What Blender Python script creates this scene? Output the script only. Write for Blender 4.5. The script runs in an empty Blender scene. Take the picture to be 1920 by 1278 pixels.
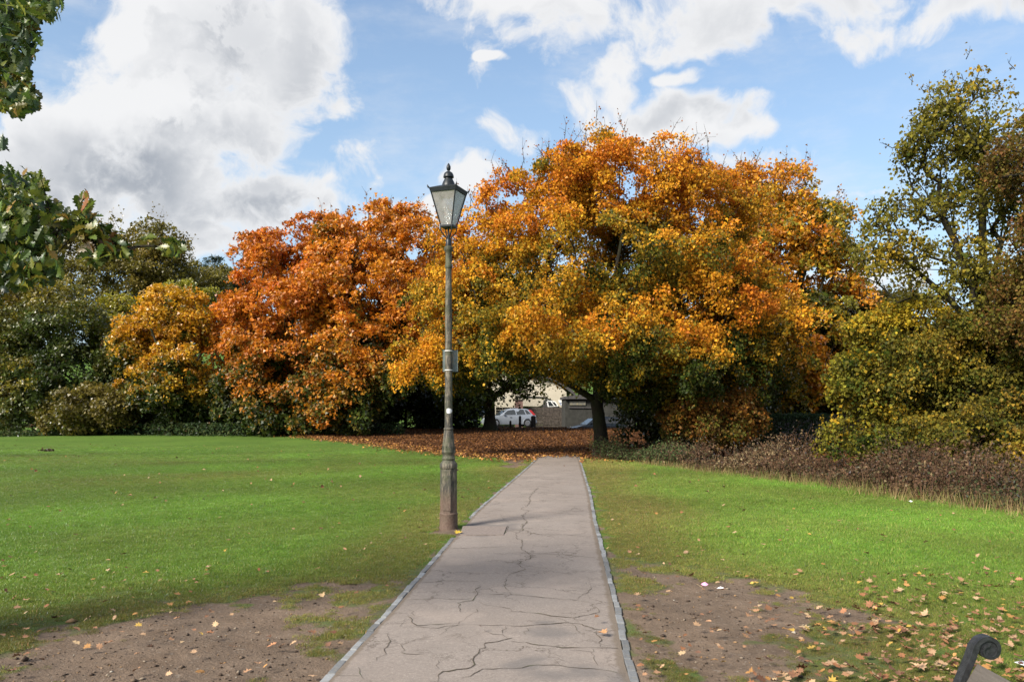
import bpy, bmesh, math, random
import numpy as np
from mathutils import Vector, Matrix

# ------------------------------------------------------------------ camera, sky, sun, exposure
sc = bpy.context.scene
COL = sc.collection
F, CX, HY, EYE = 1500.0, 960.0, 770.0, 1.6          # focal length in photo pixels, centre column, horizon row, eye height


def at(px, py, Y):                                   # world point that stands at distance Y in the direction of a photo pixel
    return np.array([(px - CX) / F * Y, Y, EYE + (HY - py) / F * Y])


def on_ground(px, py, z=0.0):
    Y = F * (EYE - z) / (py - HY)
    return np.array([(px - CX) / F * Y, Y, z])


cam = bpy.data.cameras.new('camera')
cam.sensor_width = 36.0
cam.lens = F / 1920 * 36.0
cam.shift_y = (HY - 639.0) / 1920.0
cam.clip_start, cam.clip_end = 0.05, 6000
cam_o = bpy.data.objects.new('camera', cam)
COL.objects.link(cam_o)
cam_o.location = (0, 0, EYE)
cam_o.rotation_euler = (math.radians(90), 0, 0)
sc.camera = cam_o

SUN_DIR = Vector((-0.60, -0.56, 0.58)).normalized()   # from the scene towards the sun
SUN_EL = math.asin(SUN_DIR.z)
SUN_ROT = math.atan2(SUN_DIR.x, SUN_DIR.y)
SUN_STRENGTH, SUN_ANGLE = 4.6, 17.0
SKY_STRENGTH = 0.12
EXPOSURE = 0.88
CLOUD_WHITE = 0.92 / 2 ** EXPOSURE

sun = bpy.data.lights.new('sun', 'SUN')
sun.energy = SUN_STRENGTH
sun.angle = math.radians(SUN_ANGLE)
sun.color = (1.0, 0.93, 0.82)
sun_o = bpy.data.objects.new('sun', sun)
COL.objects.link(sun_o)
sun_o.rotation_euler = SUN_DIR.to_track_quat('Z', 'Y').to_euler()

sc.view_settings.view_transform = 'Standard'
sc.view_settings.look = 'None'
sc.view_settings.gamma = 1.0
sc.view_settings.use_curve_mapping = False
sc.view_settings.exposure = EXPOSURE
sc.cycles.max_bounces = 5
sc.cycles.diffuse_bounces = 2
sc.cycles.transparent_max_bounces = 12
sc.cycles.use_denoising = True

world = bpy.data.worlds.new('World')
sc.world = world
world.use_nodes = True


class NT:                                            # small helper for node trees
    def __init__(s, tree):
        s.t = tree
        s.n = tree.nodes
        s.l = tree.links

    def add(s, kind, **kw):
        nd = s.n.new(kind)
        for k, v in kw.items():
            setattr(nd, k, v)
        return nd

    def put(s, sock, v):
        if hasattr(v, 'is_output') or isinstance(v, bpy.types.NodeSocket):
            s.l.new(v, sock)
        else:
            sock.default_value = v

    def math(s, op, a, b=None, c=None, clamp=False):
        nd = s.add('ShaderNodeMath', operation=op)
        nd.use_clamp = clamp
        s.put(nd.inputs[0], a)
        if b is not None:
            s.put(nd.inputs[1], b)
        if c is not None:
            s.put(nd.inputs[2], c)
        return nd.outputs[0]

    def vmath(s, op, a, b=None, out=0):
        nd = s.add('ShaderNodeVectorMath', operation=op)
        s.put(nd.inputs[0], a)
        if b is not None:
            s.put(nd.inputs[3 if op == 'SCALE' else 1], b)
        return nd.outputs[out]

    def noise(s, vec, scale, detail=4, rough=0.5, color=False, dist=0.0):
        nd = s.add('ShaderNodeTexNoise')
        nd.inputs['Scale'].default_value = scale
        nd.inputs['Detail'].default_value = detail
        nd.inputs['Roughness'].default_value = rough
        nd.inputs['Distortion'].default_value = dist
        if vec is not None:
            s.l.new(vec, nd.inputs['Vector'])
        return nd.outputs['Color'] if color else nd.outputs['Fac']

    def rng(s, v, a, b, c=0.0, d=1.0, smooth=False):
        nd = s.add('ShaderNodeMapRange')
        nd.interpolation_type = 'SMOOTHSTEP' if smooth else 'LINEAR'
        s.put(nd.inputs['Value'], v)
        for nm, x in (('From Min', a), ('From Max', b), ('To Min', c), ('To Max', d)):
            s.put(nd.inputs[nm], x)
        return nd.outputs['Result']

    def mix(s, f, a, b, blend='MIX'):
        nd = s.add('ShaderNodeMix', data_type='RGBA', blend_type=blend)
        s.put(nd.inputs[0], f)
        s.put(nd.inputs[6], a)
        s.put(nd.inputs[7], b)
        return nd.outputs[2]


def C4(r, g, b):
    return (r, g, b, 1.0)


def px_dir(px, py):                                  # azimuth and elevation of a photo pixel
    x, z = (px - CX) / F, (HY - py) / F
    return math.atan2(x, 1.0), math.atan2(z, math.hypot(x, 1.0))


# cloud banks: (px, py, half width, half height, strength) as they stand in the sky
# shaded bases and hollows of the big cloud bank (px, py, half width, half height, depth)
CLOUD_BASES = [(240, 330, 120, 55, 1.0), (330, 395, 170, 40, .7), (140, 385, 120, 45, .8), (520, 410, 130, 38, 1.0), (470, 330, 90, 60, .55), (420, 270, 70, 40, .6), (560, 150, 60, 110, .55), (460, 90, 80, 60, .35),
               (1330, 205, 110, 22, .6), (1240, 225, 60, 20, .5), (1500, 40, 300, 50, .35), (330, 455, 260, 20, .5)]
CLOUDS = [
    (400, 40, 300, 150, 1.0), (550, 110, 135, 185, 1.0), (300, 190, 215, 150, 1.0), (150, 270, 140, 110, 1.0),
    (300, 330, 230, 130, 1.0), (440, 395, 200, 75, 1.0), (330, 440, 300, 60, 0.95), (40, 330, 170, 70, 0.95),
    (480, 250, 140, 110, .9), (-120, 380, 220, 110, .9),
    (665, 320, 110, 55, .62), (948, 131, 42, 9, .8), (790, 385, 95, 40, .9), (880, 330, 70, 60, .85), (960, 255, 85, 34, .9),
    (1000, -20, 260, 70, .95), (1130, 40, 190, 75, .95), (1330, 20, 260, 75, .9), (1560, 15, 260, 75, .88), (1850, 0, 240, 60, .88),
    (1150, 110, 70, 75, .95), (1160, 165, 55, 60, .8), (1290, 215, 185, 65, 1.0), (1230, 245, 210, 60, 1.0), (1270, 135, 70, 22, .8), (520, 385, 170, 70, .95), (590, 400, 80, 36, .9), (610, 200, 60, 60, .9), (1380, 240, 90, 40, .95),
    (1090, 215, 60, 50, .75), (1450, 110, 300, 70, .52), (1590, 352, 120, 16, .60), (1420, 300, 180, 30, .5), (760, 440, 190, 60, .62),
    (1650, 520, 240, 60, .62), (400, 480, 330, 30, .6), (1650, 50, 300, 60, .85), (1300, 60, 300, 50, .85), (900, -30, 200, 60, .8),
]


def build_sky():
    w = NT(world.node_tree)
    w.n.clear()
    # group that returns cloud density for a direction
    g = bpy.data.node_groups.new('cloud_density', 'ShaderNodeTree')
    g.interface.new_socket('Vector', in_out='INPUT', socket_type='NodeSocketVector')
    g.interface.new_socket('Density', in_out='OUTPUT', socket_type='NodeSocketFloat')
    q = NT(g)
    gi, go = q.add('NodeGroupInput'), q.add('NodeGroupOutput')
    v = q.vmath('NORMALIZE', gi.outputs[0])
    warp = q.vmath('SCALE', q.vmath('SUBTRACT', q.noise(v, 7.0, 3, 0.55, True), (0.5, 0.5, 0.5)), 0.10)
    vw = q.vmath('ADD', v, warp)
    sx = q.add('ShaderNodeSeparateXYZ')
    q.l.new(vw, sx.inputs[0])
    az = q.math('ARCTAN2', sx.outputs[0], sx.outputs[1])
    el = q.math('ARCSINE', sx.outputs[2])
    cb = q.add('ShaderNodeCombineXYZ')
    q.l.new(az, cb.inputs[0])
    q.l.new(el, cb.inputs[1])
    P = cb.outputs[0]
    acc = None
    for px, py, rx, ry, s in CLOUDS:
        a, e = px_dir(px, py)
        d = q.vmath('SUBTRACT', P, (a, e, 0))
        k = math.cos(a) ** 2
        d = q.vmath('MULTIPLY', d, (F / rx / k, F / ry / max(math.cos(a), .6), 0))
        ln = q.vmath('LENGTH', d, out=1)
        val = q.rng(ln, 0.10, 1.55, s, 0.0, True)
        acc = val if acc is None else q.math('SMOOTH_MAX', acc, val, 0.12)
    # beyond the photograph's part of the sky the same kind of broken cloud goes on
    out_az = q.rng(q.math('ABSOLUTE', az), 0.64, 0.95, 0.0, 1.0, True)
    out_el = q.rng(el, 0.50, 0.75, 0.0, 1.0, True)
    outside = q.math('MAXIMUM', out_az, out_el)
    big = q.rng(q.noise(v, 3.2, 2, 0.5), 0.38, 0.66, 0.0, 0.95)
    acc = q.math('MAXIMUM', acc, q.math('MULTIPLY', outside, big))
    n1 = q.noise(vw, 7.0, 9, 0.60)
    n2 = q.noise(vw, 26.0, 6, 0.62)
    n = q.math('ADD', q.math('MULTIPLY', q.math('SUBTRACT', n1, 0.5), 2.3), q.math('MULTIPLY', q.math('SUBTRACT', n2, 0.5), 0.75))
    q.l.new(q.math('ADD', acc, n), go.inputs[0])

    tc = w.add('ShaderNodeTexCoord')
    dirv = tc.outputs['Generated']

    def dens(vec):
        nd = w.add('ShaderNodeGroup')
        nd.node_tree = g
        w.l.new(vec, nd.inputs[0])
        return nd.outputs[0]
    d0 = dens(dirv)
    d1 = dens(w.vmath('ADD', dirv, (-0.018, 0.0, 0.040)))
    sky = w.add('ShaderNodeTexSky', sky_type='NISHITA')
    sky.sun_disc = False
    sky.sun_elevation = SUN_EL
    sky.sun_rotation = SUN_ROT
    sky.air_density = 1.0
    sky.dust_density = 1.2
    sky.ozone_density = 1.6
    skyc = w.vmath('SCALE', sky.outputs[0], SKY_STRENGTH)
    # thin milky veil low down, as over any horizon
    sep = w.add('ShaderNodeSeparateXYZ')
    w.l.new(dirv, sep.inputs[0])
    veil = w.rng(sep.outputs[2], 0.0, 0.48, 0.66, 0.12, False)
    E = 2 ** EXPOSURE
    skyv = w.mix(veil, skyc, C4(0.50 / E, 0.70 / E, 0.86 / E))
    alpha = w.rng(d0, 0.34, 0.76, 0.0, 1.0, True)
    hz = w.vmath('MULTIPLY', dirv, (1.0, 1.0, 3.0))
    wisp = w.rng(w.noise(hz, 6.0, 7, 0.62), 0.44, 0.76, 0.0, 0.38, True)
    alpha = w.math('MAXIMUM', alpha, w.math('MULTIPLY', wisp, w.rng(d0, -0.35, 0.35, 0.25, 1.0, True)))
    thick = w.rng(d0, 0.55, 1.15, 0.0, 1.0, True)
    lit = w.rng(w.math('SUBTRACT', d0, d1), -0.20, 0.16, 0.0, 1.0, True)
    soft = w.rng(w.noise(dirv, 6.0, 5, 0.55), 0.42, 0.66, 0.0, 1.0, True)
    grey = w.math('MULTIPLY', thick, w.math('MULTIPLY', w.math('SUBTRACT', 1.0, lit), w.rng(soft, 0, 1, 0.35, 1.0)))
    sep2 = w.add('ShaderNodeSeparateXYZ')
    wob = w.vmath('ADD', dirv, w.vmath('SCALE', w.vmath('SUBTRACT', w.noise(dirv, 9.0, 5, 0.6, True), (0.5, 0.5, 0.5)), 0.12))
    w.l.new(wob, sep2.inputs[0])
    cb2 = w.add('ShaderNodeCombineXYZ')
    w.l.new(w.math('ARCTAN2', sep2.outputs[0], sep2.outputs[1]), cb2.inputs[0])
    w.l.new(w.math('ARCSINE', sep2.outputs[2]), cb2.inputs[1])
    base = None
    for px, py, rx, ry, st in CLOUD_BASES:
        a, e = px_dir(px, py)
        dd = w.vmath('MULTIPLY', w.vmath('SUBTRACT', cb2.outputs[0], (a, e, 0)), (F / rx / 1.25, F / ry / 1.3, 0))
        v_ = w.rng(w.vmath('LENGTH', dd, out=1), 0.1, 1.5, st, 0.0, True)
        base = v_ if base is None else w.math('MAXIMUM', base, v_)
    grey = w.math('MAXIMUM', w.math('MULTIPLY', grey, .95), w.math('MULTIPLY', base, w.rng(d0, .55, 1.05, 0.0, 1.0, True)))
    cc = w.mix(grey, C4(CLOUD_WHITE, CLOUD_WHITE, CLOUD_WHITE * 1.005), C4(0.40 / E, 0.43 / E, 0.48 / E))
    col = w.mix(w.math('MULTIPLY', alpha, 0.96), skyv, cc)
    bg = w.add('ShaderNodeBackground')
    w.l.new(col, bg.inputs[0])
    bg.inputs[1].default_value = 1.0
    o = w.add('ShaderNodeOutputWorld')
    w.l.new(bg.outputs[0], o.inputs[0])


build_sky()

# ------------------------------------------------------------------ helpers
rng = np.random.default_rng(11)
random.seed(5)


def tag(o, label=None, cat=None, group=None, kind=None):
    if label:
        o['label'] = label
    if cat:
        o['category'] = cat
    if group:
        o['group'] = group
    if kind:
        o['kind'] = kind
    return o


def empty(name, loc=(0, 0, 0), rz=0.0):
    o = bpy.data.objects.new(name, None)
    o.empty_display_size = 0.2
    COL.objects.link(o)
    o.location = loc
    o.rotation_euler.z = rz
    return o


def link(name, me, mat, parent=None):
    o = bpy.data.objects.new(name, me)
    COL.objects.link(o)
    if mat is not None and not me.materials:
        me.materials.append(mat)
    if parent is not None:
        o.parent = parent
    return o


def np_mesh(name, V, Fc, mat=None, parent=None, smooth=False, attrs=None):
    """V (n,3), Fc (m,k) all faces the same size; attrs {name: (type, array)} per point"""
    me = bpy.data.meshes.new(name)
    V = np.asarray(V, np.float32)
    Fc = np.asarray(Fc, np.int32)
    m, k = Fc.shape
    me.vertices.add(len(V))
    me.vertices.foreach_set('co', V.ravel())
    me.loops.add(m * k)
    me.loops.foreach_set('vertex_index', Fc.ravel())
    me.polygons.add(m)
    me.polygons.foreach_set('loop_start', np.arange(0, m * k, k, dtype=np.int32))
    if smooth:
        me.polygons.foreach_set('use_smooth', np.ones(m, bool))
    for an, (ty, arr) in (attrs or {}).items():
        a = me.attributes.new(an, ty, 'POINT')
        arr = np.asarray(arr, np.float32)
        a.data.foreach_set('color' if ty == 'FLOAT_COLOR' else ('vector' if ty == 'FLOAT_VECTOR' else 'value'), arr.ravel())
    me.update(calc_edges=True)
    return link(name, me, mat, parent)


class MB:                                            # collects boxes, tubes, lathes and prisms into ONE mesh object
    def __init__(s):
        s.v, s.f = [], []

    def add(s, vs, fs):
        n = len(s.v)
        s.v += [tuple(p) for p in vs]
        s.f += [tuple(i + n for i in f) for f in fs]
        return s

    def box(s, a, b, bev=0.0):
        (x0, y0, z0), (x1, y1, z1) = a, b
        vs = [(x0, y0, z0), (x1, y0, z0), (x1, y1, z0), (x0, y1, z0), (x0, y0, z1), (x1, y0, z1), (x1, y1, z1), (x0, y1, z1)]
        return s.add(vs, [(3, 2, 1, 0), (4, 5, 6, 7), (0, 1, 5, 4), (1, 2, 6, 5), (2, 3, 7, 6), (3, 0, 4, 7)])

    def hexa(s, vs):
        return s.add(vs, [(3, 2, 1, 0), (4, 5, 6, 7), (0, 1, 5, 4), (1, 2, 6, 5), (2, 3, 7, 6), (3, 0, 4, 7)])

    def prism(s, prof, y0, y1, axis='y', place=None):   # closed profile of (a, b) swept along an axis
        n = len(prof)
        def P(a, b, t):
            if axis == 'y':
                return (a, t, b)
            if axis == 'x':
                return (t, a, b)
            return (a, b, t)
        vs = [P(a, b, y0) for a, b in prof] + [P(a, b, y1) for a, b in prof]
        fs = [tuple(range(n)), tuple(range(2 * n - 1, n - 1, -1))]
        fs += [(i, i + n, (i + 1) % n + n, (i + 1) % n) for i in range(n)]
        return s.add(vs, fs)

    def lathe(s, prof, sides, c=(0, 0), rot=0.0, cap=True):
        vs, fs = [], []
        for r, z in prof:
            for k in range(sides):
                a = rot + 2 * math.pi * k / sides
                vs.append((c[0] + r * math.cos(a), c[1] + r * math.sin(a), z))
        for i in range(len(prof) - 1):
            for k in range(sides):
                k2 = (k + 1) % sides
                fs.append((i * sides + k, i * sides + k2, (i + 1) * sides + k2, (i + 1) * sides + k))
        if cap:
            fs.append(tuple(range(sides - 1, -1, -1)))
            fs.append(tuple((len(prof) - 1) * sides + k for k in range(sides)))
        return s.add(vs, fs)

    def tube(s, pts, rad, sides=8, cap=True):
        pts = [Vector(p) for p in pts]
        n = len(pts)
        rad = [rad] * n if isinstance(rad, (int, float)) else rad
        vs, fs = [], []
        up = None
        for i, p in enumerate(pts):
            d = (pts[min(i + 1, n - 1)] - pts[max(i - 1, 0)]).normalized()
            if up is None:
                up = Vector((0, 0, 1)) if abs(d.z) < .9 else Vector((1, 0, 0))
            a = d.cross(up)
            a.normalize()
            b = a.cross(d)
            up = b
            for k in range(sides):
                t = 2 * math.pi * k / sides
                vs.append(tuple(p + (a * math.cos(t) + b * math.sin(t)) * rad[i]))
        for i in range(n - 1):
            for k in range(sides):
                k2 = (k + 1) % sides
                fs.append((i * sides + k, i * sides + k2, (i + 1) * sides + k2, (i + 1) * sides + k))
        if cap:
            fs.append(tuple(range(sides - 1, -1, -1)))
            fs.append(tuple((n - 1) * sides + k for k in range(sides)))
        return s.add(vs, fs)

    def build(s, name, mat, parent=None, smooth=False, bevel=0.0, angle=0.7):
        me = bpy.data.meshes.new(name)
        me.from_pydata(s.v, [], s.f)
        bm = bmesh.new()
        bm.from_mesh(me)
        bmesh.ops.recalc_face_normals(bm, faces=bm.faces)
        if bevel:
            es = [e for e in bm.edges if len(e.link_faces) == 2 and e.calc_face_angle(0) > 0.5]
            bmesh.ops.bevel(bm, geom=es, offset=bevel, segments=2, affect='EDGES', profile=0.6)
        bm.to_mesh(me)
        bm.free()
        if smooth:
            for p in me.polygons:
                p.use_smooth = True
            me.set_sharp_from_angle(angle=angle)
        me.update()
        return link(name, me, mat, parent)


def new_mat(name):
    m = bpy.data.materials.new(name)
    m.use_nodes = True
    t = NT(m.node_tree)
    bsdf = t.n['Principled BSDF']
    return m, t, bsdf


def obj_coord(t):
    return t.add('ShaderNodeTexCoord').outputs['Object']


def bump(t, b, h, strength=0.4, dist=0.02):
    nd = t.add('ShaderNodeBump')
    nd.inputs['Strength'].default_value = strength
    nd.inputs['Distance'].default_value = dist
    t.l.new(h, nd.inputs['Height'])
    t.l.new(nd.outputs[0], b.inputs['Normal'])


def plain(name, c, rough=0.6, metal=0.0, vary=0.15, scale=8.0, bmp=0.0, spec=0.2, dirt=None):
    m, t, b = new_mat(name)
    co = obj_coord(t)
    n = t.noise(co, scale, 6, 0.6)
    lo = tuple(x * (1 - vary) for x in c)
    hi = tuple(min(1, x * (1 + vary)) for x in c)
    cc = t.mix(t.rng(n, 0.3, 0.7), C4(*lo), C4(*hi))
    if dirt:
        n2 = t.rng(t.noise(co, scale * 0.45, 7, 0.7), 0.52, 0.66, 0.0, 0.9, True)
        cc = t.mix(n2, cc, C4(*dirt))
    t.l.new(cc, b.inputs['Base Color'])
    b.inputs['Roughness'].default_value = rough
    b.inputs['Metallic'].default_value = metal
    b.inputs['Specular IOR Level'].default_value = spec
    if bmp:
        bump(t, b, t.noise(co, scale * 4, 6, 0.65), bmp, 0.01)
    return m


def leaf_mat(name, transl=0.35, gloss=0.06, attr='col'):
    m = bpy.data.materials.new(name)
    m.use_nodes = True
    t = NT(m.node_tree)
    t.n.clear()
    a = t.add('ShaderNodeAttribute', attribute_name=attr)
    d = t.add('ShaderNodeBsdfDiffuse')
    tr = t.add('ShaderNodeBsdfTranslucent')
    t.l.new(a.outputs['Color'], d.inputs[0])
    tc = t.mix(1.0, a.outputs['Color'], C4(1.0, 1.0, 0.7), 'MULTIPLY')
    t.l.new(tc, tr.inputs[0])
    mx = t.add('ShaderNodeMixShader')
    mx.inputs[0].default_value = transl
    t.l.new(d.outputs[0], mx.inputs[1])
    t.l.new(tr.outputs[0], mx.inputs[2])
    gl = t.add('ShaderNodeBsdfGlossy')
    gl.inputs['Roughness'].default_value = 0.45
    gl.inputs[0].default_value = (0.8, 0.8, 0.8, 1)
    fr = t.add('ShaderNodeFresnel')
    fr.inputs[0].default_value = 1.3
    f = t.math('MULTIPLY', fr.outputs[0], gloss * 8, clamp=True)
    m2 = t.add('ShaderNodeMixShader')
    t.l.new(f, m2.inputs[0])
    t.l.new(mx.outputs[0], m2.inputs[1])
    t.l.new(gl.outputs[0], m2.inputs[2])
    o = t.add('ShaderNodeOutputMaterial')
    t.l.new(m2.outputs[0], o.inputs[0])
    return m


LEAF = leaf_mat('leaf_tissue', .42, .02)
DRY = leaf_mat('dry_leaf_tissue', 0.15, 0.03)


def bark_mat(name, c, moss=(0.05, 0.065, 0.02), mossy=0.5):
    m, t, b = new_mat(name)
    co = obj_coord(t)
    mp = t.add('ShaderNodeMapping')
    mp.inputs['Scale'].default_value = (6, 6, 1.3)
    t.l.new(co, mp.inputs[0])
    n = t.noise(mp.outputs[0], 3.0, 8, 0.65)
    cc = t.mix(t.rng(n, 0.3, 0.7), C4(*(x * .5 for x in c)), C4(*(min(1, x * 1.35) for x in c)))
    mo = t.rng(t.noise(co, 1.6, 5, 0.6), 0.42, 0.62, 0.0, mossy, True)
    cc = t.mix(mo, cc, C4(*moss))
    t.l.new(cc, b.inputs['Base Color'])
    b.inputs['Roughness'].default_value = 0.9
    b.inputs['Specular IOR Level'].default_value = 0.1
    bump(t, b, n, 0.9, 0.05)
    return m


BARK = bark_mat('grey_bark', (0.032, 0.028, 0.021), moss=(.026, .034, .013))
BARK_DARK = bark_mat('dark_bark', (0.032, 0.027, 0.022), mossy=0.3)
BARK_PALE = bark_mat('pale_bark', (0.20, 0.18, 0.14), mossy=0.25)


def smoothstep(a, b, x):
    t = np.clip((x - a) / (b - a), 0, 1)
    return t * t * (3 - 2 * t)


class Noise3:                                        # smooth pseudo-noise from summed sines, about -1..1
    def __init__(s, seed, scale, n=10):
        r = np.random.default_rng(seed)
        s.k = r.normal(size=(n, 3)) * scale
        s.p = r.uniform(0, 6.28, n)

    def __call__(s, P):
        return np.sin(P @ s.k.T + s.p).mean(1) * 2.2


_g1, _g2 = Noise3(1, 0.5), Noise3(2, 2.2)


def path_lr(y):                                      # left and right edge of the path at distance y
    L = np.interp(y, [-6, 4.81, 6.32, 8.57, 9.92, 12.3, 15.5, 20, 24.5, 28.5], [-1.75, -1.074, -.956, -.806, -.72, -.574, -.258, .21, .653, 1.0])
    R = np.interp(y, [-6, 5.04, 6.2, 8.22, 11.43, 15, 19, 24, 27.3, 28.5], [.25, .709, .805, .948, 1.166, 1.45, 1.72, 2.05, 2.26, 2.33])
    return L, R


def gz(x, y):                                        # height of the ground sheet
    x, y = np.asarray(x, float), np.asarray(y, float)
    h = 0.36 * smoothstep(28, 54, y) - 0.45 * smoothstep(58, 66, y) * smoothstep(-18, -8, x) * (1 - smoothstep(14, 22, x))
    hill = smoothstep(72, 210, y) * (10.0 + 7.0 * smoothstep(10, -40, x))
    return h + hill


def in_poly(px, py, poly):
    inside = np.zeros(px.shape, bool)
    n = len(poly)
    for i in range(n):
        x0, y0 = poly[i]
        x1, y1 = poly[(i + 1) % n]
        c = ((y0 > py) != (y1 > py))
        xi = (x1 - x0) * (py - y0) / ((y1 - y0) if y1 != y0 else 1e-9) + x0
        inside ^= c & (px < xi)
    return inside


def poly_sd(px, py, poly):                           # signed distance, positive inside
    d = np.full(px.shape, 1e9)
    n = len(poly)
    for i in range(n):
        a = np.array(poly[i])
        b = np.array(poly[(i + 1) % n])
        ab = b - a
        t = np.clip(((px - a[0]) * ab[0] + (py - a[1]) * ab[1]) / (ab @ ab + 1e-12), 0, 1)
        d = np.minimum(d, np.hypot(px - a[0] - t * ab[0], py - a[1] - t * ab[1]))
    return np.where(in_poly(px, py, poly), d, -d)


def gp(lst):
    return [tuple(on_ground(px, py)[:2]) for px, py in lst]


SOIL_L = gp([(90, 1195), (200, 1165), (330, 1140), (450, 1128), (600, 1100), (735, 1090), (735, 1110), (690, 1150), (600, 1245), (560, 1300), (430, 1420), (0, 1420), (-120, 1300)])
SOIL_R = gp([(1178, 1062), (1240, 1072), (1330, 1085), (1440, 1108), (1530, 1150), (1530, 1185), (1480, 1225), (1450, 1290), (1430, 1400), (1260, 1400), (1230, 1270), (1205, 1200), (1195, 1130)])
SOIL_E = gp([(950, 858), (988, 856), (978, 880), (944, 880)])
SOIL_LAMP = [(-1.05, 10.5), (-.66, 10.5), (-.66, 11.0), (-1.0, 11.1)]
_sn, _sn2, _sn3 = Noise3(21, 2.0, 14), Noise3(22, 7.0, 14), Noise3(23, 24.0, 16)


def soil_mask(x, y):
    P = np.stack([x, y, np.zeros_like(x)], 1)
    n = 0.50 * _sn(P) + 0.50 * _sn2(P) + 0.40 * _sn3(P)
    m = np.zeros(x.shape)
    for poly, w in ((SOIL_L, .34), (SOIL_R, .34), (SOIL_E, .10), (SOIL_LAMP, .05)):
        sd = poly_sd(x, y, poly) + n * (1.0 if w > .2 else .35)
        m = np.maximum(m, smoothstep(-w, w, sd))
    L, R = path_lr(y)
    near = (y < 27) & (y > 0)
    ed = np.minimum(np.abs(x - L + .09), np.abs(x - R - .09))
    worn = smoothstep(.14, .02, ed) * (0.45 + 0.4 * _sn2(P)) * near      # bare line beside the kerb
    m = np.maximum(m, worn)
    rside = smoothstep(.0, .15, x - R) * smoothstep(1.9, .4, x - R) * smoothstep(26, 18, y) * near
    m = np.maximum(m, rside * smoothstep(.15, .9, _sn(P * 1.3) + .5 * _sn2(P)) * .75)
    return np.clip(m, 0, 1)


def soil_near(x, y):                                # trodden margin round the bare patches
    m = np.zeros(x.shape)
    for poly in (SOIL_L, SOIL_R):
        m = np.maximum(m, smoothstep(-1.5, .1, poly_sd(x, y, poly)))
    return m


def litter_mask(x, y):                               # carpet of fallen leaves under the maples
    P = np.stack([x, y, np.zeros_like(x)], 1)
    n = 1.5 * _g1(P * .9) + .6 * _sn(P)
    fx = np.array([-30, -19, -12, -7, -3.2, -1.2, .4, 1.2, 2.4, 3.6, 6, 9, 12, 20])
    fy = np.array([60, 50, 44, 37, 31, 27.5, 26.5, 26.6, 26.8, 26.5, 24, 21, 18, 15])
    front = np.interp(x, fx, fy)
    return smoothstep(-3.6, 2.4, y - front + n * np.clip((y - 20) / 14, .15, 1.0)) * (y < 75) * (y > 10)


# ------------------------------------------------------------------ ground sheet, path, kerbs, road
def axis(lo, hi, step, far, n, lo_far=None):
    core = np.arange(lo, hi + 1e-6, step)
    k = np.geomspace(step, far - hi, n)
    k2 = np.geomspace(step, abs((lo_far if lo_far is not None else -far) - lo), n)
    return np.concatenate([(lo - k2)[::-1], core, hi + k])


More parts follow.
